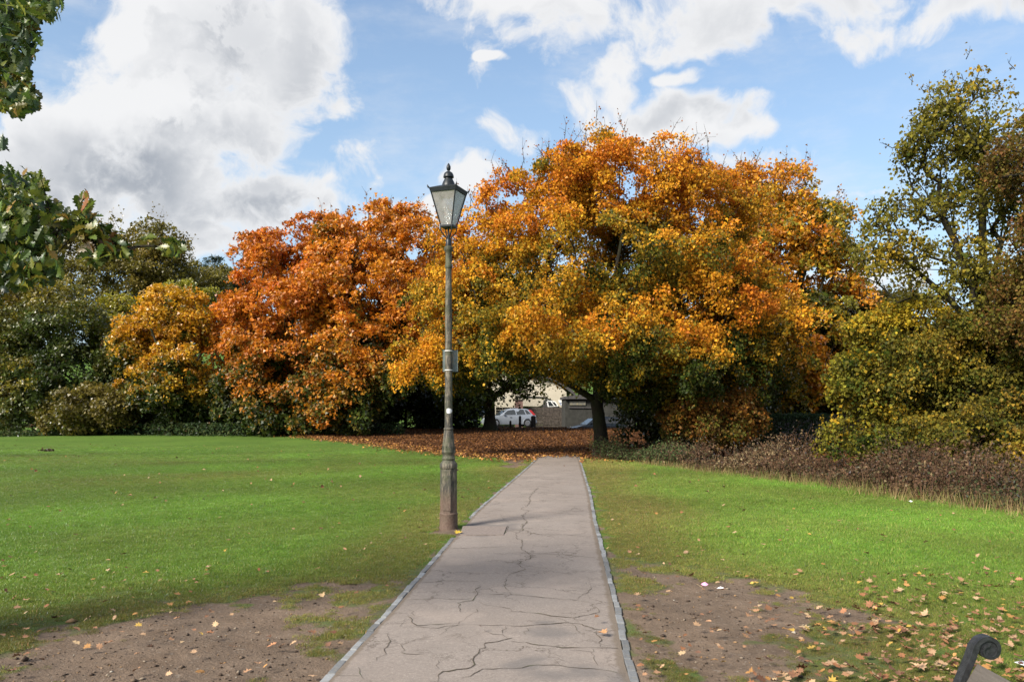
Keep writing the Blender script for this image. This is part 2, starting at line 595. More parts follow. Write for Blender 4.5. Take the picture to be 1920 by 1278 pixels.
def build_ground():
    xs = axis(-11, 11, .11, 2500, 46)
    ys = axis(2.5, 29, .11, 2500, 60, -60)
    X, Y = np.meshgrid(xs, ys)
    x, y = X.ravel(), Y.ravel()
    P = np.stack([x, y, np.zeros_like(x)], 1)
    s, l = soil_mask(x, y), litter_mask(x, y)
    L, R = path_lr(y)
    dp = np.maximum(L - x, x - R)
    dp = np.where((y > -8) & (y < 28.6), dp, np.maximum(dp, np.abs(y - 10) - 18.6))
    und = (.025 * _g2(P) + .012 * _sn(P)) * smoothstep(.15, 1.2, dp)
    z = gz(x, y) + und - .03 * s * smoothstep(.1, .5, dp) + .012 * _sn2(P) * s * smoothstep(.1, .3, dp)
    z = np.where(dp < .0, z - .04, z)
    V = np.stack([x, y, z], 1)
    nx, ny = len(xs), len(ys)
    i = np.arange(ny - 1)[:, None] * nx + np.arange(nx - 1)[None, :]
    Fc = np.stack([i, i + 1, i + nx + 1, i + nx], -1).reshape(-1, 4)
    m, t, b = new_mat('lawn_and_soil')
    co = obj_coord(t)
    at_s = t.add('ShaderNodeAttribute', attribute_name='soil').outputs['Fac']
    at_l = t.add('ShaderNodeAttribute', attribute_name='litter').outputs['Fac']
    n1, n2, n3 = t.noise(co, 0.35, 4, 0.6), t.noise(co, 3.0, 6, 0.65), t.noise(co, 60.0, 4, 0.7)
    mp = t.add('ShaderNodeMapping')
    mp.inputs['Scale'].default_value = (.25, 1.6, 1)
    t.l.new(co, mp.inputs[0])
    n4 = t.noise(mp.outputs[0], 1.2, 4, .6)
    g = t.mix(t.rng(n1, .35, .65), C4(.066, .124, .017), C4(.100, .172, .024))
    g = t.mix(t.rng(n4, .45, .7, 0, .5), g, C4(.115, .17, .028))
    g = t.mix(t.rng(n2, .55, .75, 0, .6), g, C4(.10, .105, .035))
    g = t.mix(t.rng(n3, .35, .7, 0, .6), g, C4(.035, .075, .010))
    at_w = t.add('ShaderNodeAttribute', attribute_name='worn').outputs['Fac']
    wn = t.math('MULTIPLY', at_w, t.rng(n2, .35, .62, .25, 1.0))
    g = t.mix(wn, g, C4(.115, .095, .060))
    so = t.mix(t.rng(n2, .3, .7), C4(.128, .090, .062), C4(.212, .154, .110))
    so = t.mix(t.rng(n3, .5, .72, 0, .7), so, C4(.05, .037, .028))
    so = t.mix(t.rng(t.noise(co, 1.3, 5, .65), .45, .65, 0, .6), so, C4(.10, .076, .058))
    so = t.mix(t.rng(t.noise(co, 25, 3, .6), .62, .70, 0, .8), so, C4(.24, .20, .16))
    li = t.mix(t.rng(t.noise(co, 14, 5, .7), .35, .65), C4(.055, .024, .011), C4(.13, .052, .018))
    cc = t.mix(t.rng(t.math('ADD', at_s, t.math('MULTIPLY', t.math('SUBTRACT', n3, .5), .5)), .35, .65, 0, 1, True), g, so)
    cc = t.mix(t.rng(at_l, .35, .75), cc, li)
    t.l.new(cc, b.inputs['Base Color'])
    b.inputs['Roughness'].default_value = .95
    b.inputs['Specular IOR Level'].default_value = .15
    h = t.math('ADD', t.math('MULTIPLY', n3, .6), t.noise(co, 18, 6, .7))
    bump(t, b, h, .8, .03)
    o = np_mesh('ground', V, Fc, m, smooth=True, attrs={'soil': ('FLOAT', s), 'litter': ('FLOAT', l), 'worn': ('FLOAT', soil_near(x, y))})
    tag(o, 'green park lawn with bare muddy patches beside the path', kind='structure')


def c6(l):
    return [(560 + x / 4.2875, 980 + y / 4.2875) for x, y in l]


def c7(l):
    return [(960 + x / 4.2875, 980 + y / 4.2875) for x, y in l]


def c8(l):
    return [(840 + x / 5.333, 830 + y / 5.333) for x, y in l]


CRACKS = [(c6(l), w) for l, w in [
    ([(860, 630), (1080, 622), (1300, 632), (1390, 628)], .9), ([(960, 490), (1200, 480), (1440, 488)], .7),
    ([(1465, 515), (1420, 550), (1440, 585), (1410, 628), (1340, 650), (1285, 690), (1305, 740)], 1.3), ([(1440, 592), (1715, 600), (1800, 600)], .9),
    ([(1680, 450), (1655, 530), (1690, 575)], 1.2), ([(650, 825), (800, 825), (915, 822)], .8),
    ([(880, 705), (905, 740), (900, 780), (915, 822), (950, 845), (1120, 840), (1210, 832), (1285, 830)], 1.2),
    ([(820, 858), (940, 855), (1120, 870), (1285, 845)], .8), ([(1285, 838), (1290, 820), (1380, 765), (1440, 735), (1430, 715)], 1.1),
    ([(1285, 845), (1500, 848), (1715, 850)], .8), ([(720, 900), (740, 970), (690, 1050), (670, 1090), (625, 1130), (550, 1150)], 1.1),
    ([(855, 790), (830, 830), (810, 855)], .9), ([(805, 985), (830, 1020), (855, 1075), (930, 1080), (1010, 1085)], 1.0),
    ([(840, 1000), (940, 960), (1060, 945)], .7),
    ([(1715, 950), (1690, 955), (1600, 980), (1490, 1000), (1500, 1030), (1450, 1060), (1410, 1100), (1400, 1130), (1415, 1165), (1350, 1198), (1160, 1220), (1120, 1250), (1125, 1278), (1100, 1340)], 1.7),
    ([(1490, 890), (1560, 920), (1640, 925), (1690, 955)], .9), ([(1660, 855), (1640, 920)], 1.0), ([(1300, 1275), (1380, 1260), (1480, 1200), (1715, 1195)], 1.1),
    ([(1135, 930), (1180, 880), (1285, 845)], .9), ([(620, 1040), (720, 1020), (820, 1010)], .6), ([(1190, 215), (1400, 212), (1715, 205)], .7),
    ([(1150, 360), (1400, 352)], .5), ([(1120, 1130), (1130, 1200)], 1.0), ([(690, 900), (730, 915), (800, 930), (740, 945)], .7),
    ([(480, 1180), (490, 1230), (520, 1278)], .7), ([(300, 1240), (480, 1250)], .6), ([(940, 720), (980, 680)], .5), ([(1450, 655), (1500, 680), (1640, 700), (1715, 730)], .8)]]
CRACKS += [(c7(l), w) for l, w in [
    ([(125, 0), (85, 40), (90, 70), (30, 100), (40, 140), (85, 160), (75, 230), (150, 275), (145, 305), (75, 325), (45, 350), (90, 375), (110, 385), (0, 420), (-30, 440)], 1.6),
    ([(90, 70), (150, 95), (220, 105), (400, 105), (660, 118)], 1.1), ([(0, 250), (160, 262), (400, 270), (690, 290)], .9),
    ([(0, 600), (200, 615), (500, 640), (720, 665), (780, 665)], .9), ([(500, 635), (560, 600), (600, 580), (640, 540), (595, 490)], 1.0),
    ([(600, 580), (690, 590), (780, 585)], .6), ([(-10, 735), (180, 745), (350, 770), (490, 780), (650, 745), (700, 720), (660, 680)], 1.3),
    ([(490, 780), (580, 800), (600, 790)], .8), ([(-10, 855), (120, 850), (250, 835), (430, 820), (560, 830), (650, 865), (800, 880)], 1.3),
    ([(330, 770), (420, 800), (480, 830), (520, 870), (550, 900)], .9), ([(120, 865), (110, 920)], 1.2),
    ([(-10, 975), (150, 995), (400, 1025), (560, 1022), (720, 1020), (850, 1020)], 1.3), ([(650, 1030), (655, 1100), (690, 1160)], 1.1),
    ([(320, 1070), (410, 1110)], .8), ([(460, 1045), (640, 1055)], .8), ([(-10, 1195), (200, 1165), (450, 1180), (700, 1195), (850, 1220)], 1.2),
    ([(650, 745), (790, 760)], .7), ([(680, 880), (720, 960), (710, 1010)], 1.1), ([(560, 660), (575, 690)], .7), ([(340, 1120), (380, 1165)], .7)]]
CRACKS += [(c8(l), w) for l, w in [
    ([(905, 455), (850, 510), (820, 545), (815, 610), (780, 650), (730, 675), (810, 695), (770, 720), (735, 740), (760, 775), (795, 800), (745, 840), (755, 880)], 1.4),
    ([(900, 500), (1100, 515), (1380, 525)], 1.1), ([(620, 890), (750, 880), (830, 905)], .9), ([(850, 705), (1050, 710), (1300, 728), (1400, 735)], 1.1),
    ([(340, 695), (520, 685), (640, 700)], .9), ([(1100, 685), (1220, 685), (1250, 665), (1330, 660)], 1.0), ([(690, 555), (760, 545)], 1.0), ([(940, 427), (1020, 428)], .9),
    ([(550, 595), (740, 598), (1300, 585)], .8), ([(700, 350), (1000, 350), (1340, 372)], 1.2), ([(555, 935), (600, 845)], 2.0), ([(150, 938), (555, 938)], 1.1),
    ([(790, 945), (850, 915), (900, 930)], 1.6), ([(1230, 935), (1330, 920), (1400, 890)], .7), ([(0, 1065), (240, 1065), (480, 1062)], 1.0)]]

PATH = None


def build_path():
    global PATH
    ys = np.concatenate([np.arange(-6, 3, .3), np.arange(3, 12, .06), np.arange(12, 28.5, .12)])
    ts = np.linspace(0, 1, 34)
    L, R = path_lr(ys)
    X = L[:, None] + (R - L)[:, None] * ts[None, :]
    Y = np.repeat(ys[:, None], len(ts), 1)
    x, y = X.ravel(), Y.ravel()
    P = np.stack([x, y, 0 * x], 1)
    z = .010 + .012 * (1 - (2 * np.tile(ts, len(ys)) - 1) ** 2) + .004 * _sn(P)
    stain = np.zeros(len(x))
    for px, py, rx, ry in ((985, 1252, 40, 9), (1040, 1190, 45, 9), (1030, 1270, 60, 10), (1000, 1240, 30, 7), (1020, 1172, 20, 5), (1100, 1262, 50, 14), (905, 992, 62, 12), (1160, 1275, 25, 30)):
        c = on_ground(px, py)
        rxw, ryw = rx / F * c[1], ry * c[1] ** 2 / 2400
        stain = np.maximum(stain, smoothstep(1.25, .5, np.hypot((x - c[0]) / rxw, (y - c[1]) / ryw) + .45 * _sn2(P) + .2 * _sn3(P)))
    tt_ = np.tile(ts, len(ys))
    wd = np.repeat(R - L, len(ts))
    edge = np.maximum(smoothstep(.09, .0, tt_ * wd), smoothstep(.11, .0, (1 - tt_) * wd))
    nt = len(ts)
    i = np.arange(len(ys) - 1)[:, None] * nt + np.arange(nt - 1)[None, :]
    Fc = np.stack([i, i + 1, i + nt + 1, i + nt], -1).reshape(-1, 4)
    m, t, b = new_mat('worn_tarmac')
    co = obj_coord(t)
    n1, n2, n3 = t.noise(co, .7, 4, .6), t.noise(co, 5, 6, .65), t.noise(co, 140, 3, .7)
    st = t.add('ShaderNodeAttribute', attribute_name='stain').outputs['Fac']
    cc = t.mix(t.rng(n1, .35, .65), C4(.240, .200, .170), C4(.290, .250, .218))
    cc = t.mix(t.rng(n2, .4, .75, 0, .45), cc, C4(.215, .182, .158))
    cc = t.mix(t.rng(n3, .38, .7, 0, .55), cc, C4(.14, .115, .10))
    cc = t.mix(t.rng(t.noise(co, 170, 2, .5), .62, .75, 0, .5), cc, C4(.45, .40, .36))
    cc = t.mix(t.rng(t.noise(co, 42, 5, .8), .40, .62, 0, .75), cc, C4(.165, .138, .120))
    cc = t.mix(t.rng(t.noise(co, 75, 3, .7), .60, .70, 0, .6), cc, C4(.40, .36, .32))
    cc = t.mix(t.rng(t.noise(co, 2.3, 6, .7), .50, .68, 0, .55), cc, C4(.185, .158, .138))
    cc = t.mix(t.rng(t.noise(co, 1.1, 4, .6), .55, .66, 0, .35), cc, C4(.31, .255, .215))
    wv = t.vmath('ADD', co, t.vmath('SCALE', t.vmath('SUBTRACT', t.noise(co, 2.2, 6, .7, True), (.5, .5, .5)), .75))
    def crack_net(scale, width):
        vo = t.add('ShaderNodeTexVoronoi', feature='DISTANCE_TO_EDGE')
        vo.inputs['Scale'].default_value = scale
        t.l.new(wv, vo.inputs['Vector'])
        return t.rng(vo.outputs['Distance'], width * .3, width, 1.0, 0.0)
    net = t.math('MULTIPLY', crack_net(1.5, .020), t.rng(t.noise(co, .9, 3, .6), .42, .58, 0, .85))
    net2 = t.math('MULTIPLY', crack_net(4.5, .034), t.rng(t.noise(co, 1.3, 3, .6), .56, .68, 0, .6))
    net = t.math('MAXIMUM', net, net2)
    cc = t.mix(net, cc, C4(.085, .068, .055))
    eg = t.add('ShaderNodeAttribute', attribute_name='edge').outputs['Fac']
    eg = t.rng(t.math('ADD', eg, t.math('MULTIPLY', t.math('SUBTRACT', n2, .5), 1.1)), .42, .75, 0, .75, True)
    cc = t.mix(eg, cc, t.mix(t.rng(n3, .4, .6), C4(.10, .075, .052), C4(.16, .125, .09)))
    cc = t.mix(t.math('MULTIPLY', st, .6), cc, C4(.115, .105, .10))
    t.l.new(cc, b.inputs['Base Color'])
    b.inputs['Roughness'].default_value = .85
    b.inputs['Specular IOR Level'].default_value = .3
    bump(t, b, t.math('ADD', n3, t.math('MULTIPLY', n2, .6)), .35, .006)
    PATH = np_mesh('path', np.stack([x, y, z], 1), Fc, m, smooth=True, attrs={'stain': ('FLOAT', stain), 'edge': ('FLOAT', edge)})
    tag(PATH, 'narrow cracked tarmac footpath running to the trees', kind='structure')
    # cracks: thin jagged dark lines of soil in the split surface
    Vs, Fs = [], []
    r = random.Random(3)
    for pl, w in CRACKS:
        pts = [Vector(on_ground(*p)) for p in pl]
        fine = [pts[0]]
        for a, b2 in zip(pts, pts[1:]):
            n = max(1, int((b2 - a).length / .045))
            for k in range(1, n + 1):
                p = a.lerp(b2, k / n)
                if k < n:
                    p = p + Vector((r.gauss(0, .013), r.gauss(0, .011), 0))
                fine.append(p)
        n = len(fine)
        base = len(Vs)
        for k, p in enumerate(fine):
            d = (fine[min(k + 1, n - 1)] - fine[max(k - 1, 0)])
            d.normalize()
            nn = Vector((-d.y, d.x, 0))
            taper = min(1, (k + .4) / 4, (n - k - .6 + .4) / 4)
            ww = .0020 * w * (.8 + 1.1 * abs(d.x))  * (.35 + .65 * taper) * r.uniform(.35, 1.6) * (1 + max(0, p.y - 8) * .05)
            Lx, Rx = path_lr(p.y)
            tt = (p.x - Lx) / (Rx - Lx)
            zz = .0135 + .012 * max(0, 1 - (2 * tt - 1) ** 2) + .004 * float(_sn(np.array([[p.x, p.y, 0]]))[0])
            Vs += [tuple(p + nn * ww)[:2] + (zz,), tuple(p - nn * ww)[:2] + (zz,)]
            if k:
                Fs.append((base + 2 * k - 2, base + 2 * k - 1, base + 2 * k + 1, base + 2 * k))
    cm = plain('crack_dirt', (.088, .071, .056), .95, vary=.5, scale=9, spec=.1, dirt=(.06, .075, .025))
    o = np_mesh('cracks', np.array(Vs), np.array(Fs), cm, PATH)
    tag(o, kind='stuff')
    # worn patch of newer tarmac at the lamp foot
    a = [on_ground(*p) for p in ((868, 989), (950, 990), (944, 1006), (862, 1006))]
    pm = plain('patched_tarmac', (.20, .165, .145), .9, vary=.25, scale=30, bmp=.4)
    mb = MB()
    mb.hexa([(p[0], p[1], .015) for p in a] + [(p[0], p[1], .029) for p in a])
    mb.build('repair_patch', pm, PATH)


def build_kerbs():
    m, t, b = new_mat('kerb_granite')
    co = obj_coord(t)
    oi = t.add('ShaderNodeObjectInfo')
    v = t.rng(oi.outputs['Random'], 0, 1, .55, 1.25)
    n = t.noise(co, 40, 5, .7)
    cc = t.mix(t.rng(n, .3, .7), C4(.15, .155, .16), C4(.245, .25, .25))
    cc = t.vmath('SCALE', cc, v)
    cc = t.mix(t.rng(t.noise(co, 9, 4, .6), .55, .7, 0, .55), cc, C4(.16, .14, .11))
    t.l.new(cc, b.inputs['Base Color'])
    b.inputs['Roughness'].default_value = .8
    bump(t, b, n, .4, .008)
    r = random.Random(8)
    meshes = []
    for k in range(6):
        mb = MB()
        j = lambda: r.uniform(-.004, .004)
        mb.hexa([(x + j(), y + j(), z + j() * .5) for x, y, z in ((-.025, -.098, -.09), (.025, -.098, -.09), (.025, .098, -.09), (-.025, .098, -.09), (-.025, -.098, 0), (.025, -.098, 0), (.025, .098, 0), (-.025, .098, 0))])
        o = mb.build('kerb_stone', m, bevel=.006)
        meshes.append(o.data)
        bpy.data.objects.remove(o)
    for side in (0, 1):
        root = empty('kerb')
        tag(root, ('left' if side == 0 else 'right') + ' edging of small grey granite stones along the footpath', kind='structure')
        y = 1.2
        while y < 27.6:
            ln = r.uniform(.155, .25)
            yc = y + ln / 2
            y += ln + .016
            if side == 0 and 10.15 < yc < 11.9:
                continue
            if r.random() < .03 and yc > 8:
                continue
            x0 = float(path_lr(yc - .1)[side])
            x1 = float(path_lr(yc + .1)[side])
            x = (x0 + x1) / 2 + (-.026 if side == 0 else .026) + r.gauss(0, .003)
            o = link('kerb_stone', r.choice(meshes), None, root)
            o.location = (x, yc, .014 + r.gauss(0, .002))
            o.scale = (r.uniform(.9, 1.12), ln / .2, 1)
            o.rotation_euler = (r.gauss(0, .012), r.gauss(0, .015), -math.atan2(x1 - x0, .2) + r.gauss(0, .014))


def build_road():
    mb = MB()
    m = plain('far_tarmac', (.16, .15, .15), .9, vary=.2, scale=3)
    xs = np.linspace(-14, 16, 20)
    ys = np.linspace(59.5, 71, 10)
    X, Y = np.meshgrid(xs, ys)
    V = np.stack([X.ravel(), Y.ravel(), gz(X.ravel(), Y.ravel()) + .03], 1)
    i = np.arange(9)[:, None] * 20 + np.arange(19)[None, :]
    o = np_mesh('road', V, np.stack([i, i + 1, i + 21, i + 20], -1).reshape(-1, 4), m)
    tag(o, 'strip of grey road behind the trees where the cars stand', kind='structure')


# ------------------------------------------------------------------ trees
def sample_boughs(lobes, n, r, deep, grain, gap, seed, each=6):
    """boughs on the lobes, then sprays gathered round each bough: rounded leafy masses with hollows between"""
    nb = max(6, n // each)
    B, O = sample_lobes(lobes, nb, r, deep, grain, gap, seed)
    k = np.concatenate([np.arange(nb), r.integers(0, nb, n - nb)]) if n > nb else np.arange(n)
    sz = r.uniform(.7, 1.35, nb)[k]
    off = r.normal(size=(len(k), 3)) * np.array([1.0, 1.0, .62]) * (grain * .88 * sz)[:, None]
    off[:nb] *= .3
    off += O[k] * (np.abs(r.normal(0, .25, len(k))) * grain)[:, None]
    C = B[k] + off
    La = np.asarray(lobes, float)
    rel = (C[:, None, :] - La[None, :, :3]) / La[None, :, 3:]
    qq = np.linalg.norm(rel, axis=2)
    j = np.argmin(qq, axis=1)
    qm = qq[np.arange(len(C)), j]
    lim = 1.05 + np.abs(r.normal(0, .2, len(C)))
    f = np.where(qm > lim, lim / qm, 1.0)
    C = La[j, :3] + (C - La[j, :3]) * f[:, None]
    D = nrm(O[k] * .55 + off / grain * .55 + np.array([0, 0, .25]))
    low = gz(C[:, 0], C[:, 1]) + .2
    C[:, 2] = np.maximum(C[:, 2], low + r.random(len(k)) * .3)
    return C, D, k, nb


def sample_lobes(lobes, n, r, deep=.25, grain=.8, gap=.5, seed=1):
    """lobes (m,6): centre and radii. Points mostly near the outside of their union; returns points and outward directions"""
    lobes = np.asarray(lobes, float)
    w = (lobes[:, 3] * lobes[:, 4] * lobes[:, 5]) ** (2 / 3)
    bump_n, void_n = Noise3(seed + 300, .75 / grain, 12), Noise3(seed + 400, .95 / grain, 12)
    out_p, out_d = [], []
    tot = 0
    while tot < n:
        k = r.choice(len(lobes), n * 2, p=w / w.sum())
        u = r.normal(size=(n * 2, 3))
        u /= np.linalg.norm(u, axis=1)[:, None]
        rad = (0.55 + .45 * r.random(n * 2) ** .6) * r.uniform(.90, 1.06, n * 2)
        c0 = lobes[k, :3] + u * lobes[k, 3:]
        rad = rad * (1.0 + .10 * bump_n(c0))
        c = lobes[k, :3] + u * lobes[k, 3:] * rad[:, None]
        q = np.min(np.linalg.norm((c[:, None, :] - lobes[None, :, :3]) / lobes[None, :, 3:], axis=2), axis=1)
        keep = (q > .62) | (r.random(len(c)) < deep)
        keep &= c[:, 2] > gz(c[:, 0], c[:, 1]) + .25
        keep &= r.random(len(c)) < 1.0 - gap * 1.7 * smoothstep(.10, -.45, void_n(c))
        c, u = c[keep], u[keep] / lobes[k[keep], 3:] * lobes[k[keep], 3:].mean(1)[:, None]
        out_p.append(c)
        out_d.append(u / np.linalg.norm(u, axis=1)[:, None])
        tot += len(c)
    return np.concatenate(out_p)[:n], np.concatenate(out_d)[:n]


def rand_unit(r, n):
    u = r.normal(size=(n, 3))
    return u / np.linalg.norm(u, axis=1)[:, None]


def nrm(a):
    return a / np.maximum(np.linalg.norm(a, axis=1), 1e-9)[:, None]


def leaves_mesh(P, N, D, size, r, wide=.8, tri=False):
    """one bent four-point leaf at each P, facing N, its tip along D"""
    n = len(P)
    T = nrm(D - N * (D * N).sum(1)[:, None])
    B = np.cross(N, T)
    L = size[:, None]
    fold = r.uniform(.05, .30, n)[:, None] * L
    base = P - T * L * .5
    tip = P + T * L * .5 - N * L * r.uniform(0, .3, n)[:, None]
    lf = P - T * L * .05 + B * L * wide * .5 + N * fold
    rt = P - T * L * .05 - B * L * wide * .5 + N * fold
    if tri:
        V = np.stack([base, tip + B * L * wide * .5 + N * fold, tip * .85 + base * .15 - B * L * wide * .62], 1).reshape(-1, 3)
        return V, np.arange(3 * n).reshape(n, 3)
    V = np.stack([base, rt, tip, lf], 1).reshape(-1, 3)
    Fc = np.arange(4 * n).reshape(n, 4)
    return V, Fc


def hexc(*cols):
    return np.array(cols, float)


# leaf colours (linear)
GREEN_D = (.030, .048, .010)
GREEN_M = (.065, .090, .014)
OLIVE = (.125, .110, .020)
YGREEN = (.230, .215, .024)
YELLOW = (.52, .310, .024)
GOLD = (.56, .235, .020)
ORANGE = (.52, .165, .020)
RUST = (.44, .115, .025)
RED = (.42, .080, .030)
BROWN = (.16, .070, .025)
BUFF = (.24, .14, .06)


def grow(name, label, base, lobes, n_clusters, per, leaf, ramp, seed, trunk_r=.3, fork=2.0, spray=.7, flat=.42, wide=.85, group=None, cat='tree',
         bark=None, lean=(0, 0), shoots=0, green_in=None, hue_scale=.35, stems=None, deep=.25, vary=.18, bottom_green=0.0, min_r=.008, trunk_name='trunk', zlo=None, bias=0.0, gap=.55, shoot=1.0):
    """a tree or shrub: tapered trunk, forking limbs that reach every spray of the crown, leaf by leaf foliage"""
    r = np.random.default_rng(seed)
    leaf, per = leaf * .74, per * 1.65
    base = np.array([base[0], base[1], float(gz(base[0], base[1]))])
    C, O, KB, NB = sample_boughs(lobes, n_clusters, r, deep, spray, gap, seed)
    zmin, zmax = C[:, 2].min(), C[:, 2].max()
    root = empty(name, base)
    tag(root, label, cat, group)
    # --- skeleton
    nodes = [base + np.array([0, 0, -.15])]
    par = [-1]
    rad_fixed = {}
    nseg = max(3, int(fork / .5))
    for k in range(1, nseg + 1):
        f = k / nseg
        nodes.append(base + np.array([lean[0] * f + .04 * trunk_r * math.sin(3 * f), lean[1] * f, fork * f]))
        par.append(len(nodes) - 2)
    n_trunk = len(nodes)
    fork_p = nodes[-1]
    attach_from = max(1, n_trunk - 3)
    for st in stems or []:                           # limbs seen in the photograph
        prev = n_trunk - 1
        for p in st:
            a = nodes[prev]
            p = np.array(p, float)
            m = max(1, int(np.linalg.norm(p - a) / .6))
            for j in range(1, m + 1):
                nodes.append(a + (p - a) * j / m + r.normal(0, .03, 3) * (j < m))
                par.append(prev)
                prev = len(nodes) - 1
    NA = np.zeros((n_clusters * 14 + 400, 3))
    LA = np.zeros(len(NA))
    DA = np.zeros((len(NA), 3))
    cnt = 0

    def push(p, pr):
        nonlocal cnt
        NA[cnt] = p
        if pr >= 0:
            d = p - NA[pr]
            ln = np.linalg.norm(d)
            LA[cnt] = LA[pr] + ln
            DA[cnt] = d / max(ln, 1e-6)
        else:
            DA[cnt] = (0, 0, 1)
        cnt += 1
    for p, pr in zip(nodes, par):
        push(p, pr)
    order = np.argsort(np.linalg.norm(C - fork_p, axis=1))
    tips = np.zeros(n_clusters, int)
    skip = 1 if n_clusters < 700 else 2
    for idx, ci in enumerate(order):
        c = C[ci]
        d = c - NA[attach_from:cnt]
        ln = np.linalg.norm(d, axis=1)
        cos = (d * DA[attach_from:cnt]).sum(1) / np.maximum(ln, 1e-6)
        cost = ln * (1.55 - .55 * cos) + .16 * LA[attach_from:cnt]
        j = int(np.argmin(cost)) + attach_from
        a = NA[j].copy()
        dist = np.linalg.norm(c - a)
        m = min(8, max(1, int(dist / .7)))
        prev = j
        mid = a + DA[j] * dist * .35
        if cnt + m >= len(NA):
            break
        for k in range(1, m + 1):
            f = k / m
            b = a * (1 - f) ** 2 + 2 * mid * f * (1 - f) + c * f * f
            b = b * .75 + (a + (c - a) * f) * .25
            if k < m:
                b = b + r.normal(0, .05, 3)
            push(b, prev)
            par.append(prev)
            prev = cnt - 1
        tips[ci] = prev
    N_ = cnt
    par = np.array(par[:N_])
    load = np.zeros(N_)
    load[tips] += 1
    for i in range(N_ - 1, 0, -1):
        load[par[i]] += load[i]
    load = np.maximum(load, .3)
    R_ = np.maximum(trunk_r * (load / load[0]) ** .47, min_r)
    R_[:n_trunk] = trunk_r * np.linspace(1.0, .82, n_trunk)
    # --- trunk, with root flare
    tb = MB()
    pts = [NA[0]] + [NA[i] for i in range(1, n_trunk)]
    fine, frad = [], []
    for i in range(len(pts) - 1):
        for k in range(3):
            f = k / 3
            p = pts[i] * (1 - f) + pts[i + 1] * f
            hgt = p[2] - base[2]
            fine.append(p)
            frad.append(trunk_r * (1.0 - .18 * hgt / max(fork, .1)) * (1 + .75 * math.exp(-max(hgt, 0) / (trunk_r * .9))))
    fine.append(pts[-1])
    frad.append(R_[n_trunk - 1])
    tb.tube(fine, frad, 14)
    vv = np.array(tb.v)
    ang = np.arctan2(vv[:, 1] - base[1], vv[:, 0] - base[0])
    hh = np.clip(vv[:, 2] - base[2], 0, 9)
    amp = 1 + .10 * np.sin(ang * 5 + seed) * np.exp(-hh / .5) + .05 * np.sin(ang * 3 + hh * 1.3) + .03 * r.normal(size=len(vv))
    cxy = np.stack([np.interp(vv[:, 2], [p[2] for p in fine], [p[0] for p in fine]), np.interp(vv[:, 2], [p[2] for p in fine], [p[1] for p in fine])], 1)
    vv[:, :2] = cxy + (vv[:, :2] - cxy) * amp[:, None]
    tb.v = [tuple(v - base) for v in vv]
    tb.build(trunk_name, bark or BARK, root, smooth=True, angle=1.2)
    # --- limbs and twigs as tapered sections
    e = np.arange(n_trunk, N_)
    p0, p1 = NA[par[e]], NA[e]
    r0, r1 = R_[par[e]], R_[e]
    r0 = np.minimum(r0, r1 * 1.5 + .004)

    def sections(p0, p1, r0, r1, sides):
        d = p1 - p0
        ln = np.linalg.norm(d, axis=1)
        ok = ln > 1e-4
        p0, p1, r0, r1, d, ln = p0[ok], p1[ok], r0[ok], r1[ok], d[ok], ln[ok]
        d = d / ln[:, None]
        p0 = p0 - d * (r0 * .35)[:, None]
        p1 = p1 + d * (r1 * .35)[:, None]
        h = np.where(np.abs(d[:, 2:3]) < .9, np.array([[0, 0, 1.0]]), np.array([[1.0, 0, 0]]))
        a = nrm(np.cross(d, h))
        b = np.cross(a, d)
        th = np.arange(sides) * 2 * math.pi / sides
        ring = a[:, None, :] * np.cos(th)[None, :, None] + b[:, None, :] * np.sin(th)[None, :, None]
        V = np.concatenate([p0[:, None, :] + ring * r0[:, None, None], p1[:, None, :] + ring * r1[:, None, None]], 1)
        m = len(p0)
        k = np.arange(sides)
        k2 = (k + 1) % sides
        f = np.stack([k, k2, k2 + sides, k + sides], 1)
        Fc = (np.arange(m) * 2 * sides)[:, None, None] + f[None]
        return V.reshape(-1, 3), Fc.reshape(-1, 4)
    thick = r1 > .035
    V1, F1 = sections(p0[thick], p1[thick], r0[thick], r1[thick], 8)
    V2, F2 = sections(p0[~thick], p1[~thick], r0[~thick], r1[~thick], 3)
    Vs, Fs = [V1, V2], [F1, F2 + len(V1)]
    # --- bare shoots standing out of the top
    sp_P = []
    if shoots:
        hi = C[:, 2] - np.interp(C[:, 0], *top_profile(C))
        cand = np.argsort(-hi)[:max(20, int(n_clusters * .16))]
        pick = r.choice(cand, shoots)
        a = C[pick] + r.normal(0, .25, (shoots, 3))
        d = nrm(O[pick] * .45 + np.array([0, 0, 1.0]) + r.normal(0, .28, (shoots, 3)))
        ln = r.uniform(.35, 1.0, shoots) * shoot * (spray / .6) ** .5
        b = a + d * (ln * .55)[:, None] + r.normal(0, .05, (shoots, 3))
        c = b + nrm(d + r.normal(0, .35, (shoots, 3))) * (ln * .5)[:, None]
        e1 = a + (b - a) * .6
        f1 = e1 + nrm(d + r.normal(0, .6, (shoots, 3))) * (ln * .4)[:, None]
        f2 = b + nrm(d + r.normal(0, .6, (shoots, 3))) * (ln * .35)[:, None]
        for q0, q1, ra, rb in ((a, b, .011, .007), (b, c, .007, .003), (e1, f1, .006, .003), (b, f2, .005, .003)):
            V3, F3 = sections(q0, q1, np.full(shoots, ra), np.full(shoots, rb), 3)
            Fs.append(F3 + sum(len(v) for v in Vs))
            Vs.append(V3)
        sp_P = [q + r.normal(0, .06, q.shape) for q in (b, e1, f1, f2, c[: shoots // 2], (a + b) / 2)]
    tag(np_mesh('branches', np.concatenate(Vs) - base, np.concatenate(Fs), bark or BARK, root, smooth=False), kind='stuff')
    # --- foliage
    cn = nrm(O * .75 + np.array([0, 0, .55]) + r.normal(0, .25, O.shape))
    cnts = np.maximum(3, (per * r.uniform(.35, 1.6, n_clusters)).astype(int))
    idx = np.repeat(np.arange(n_clusters), cnts)
    n = len(idx)
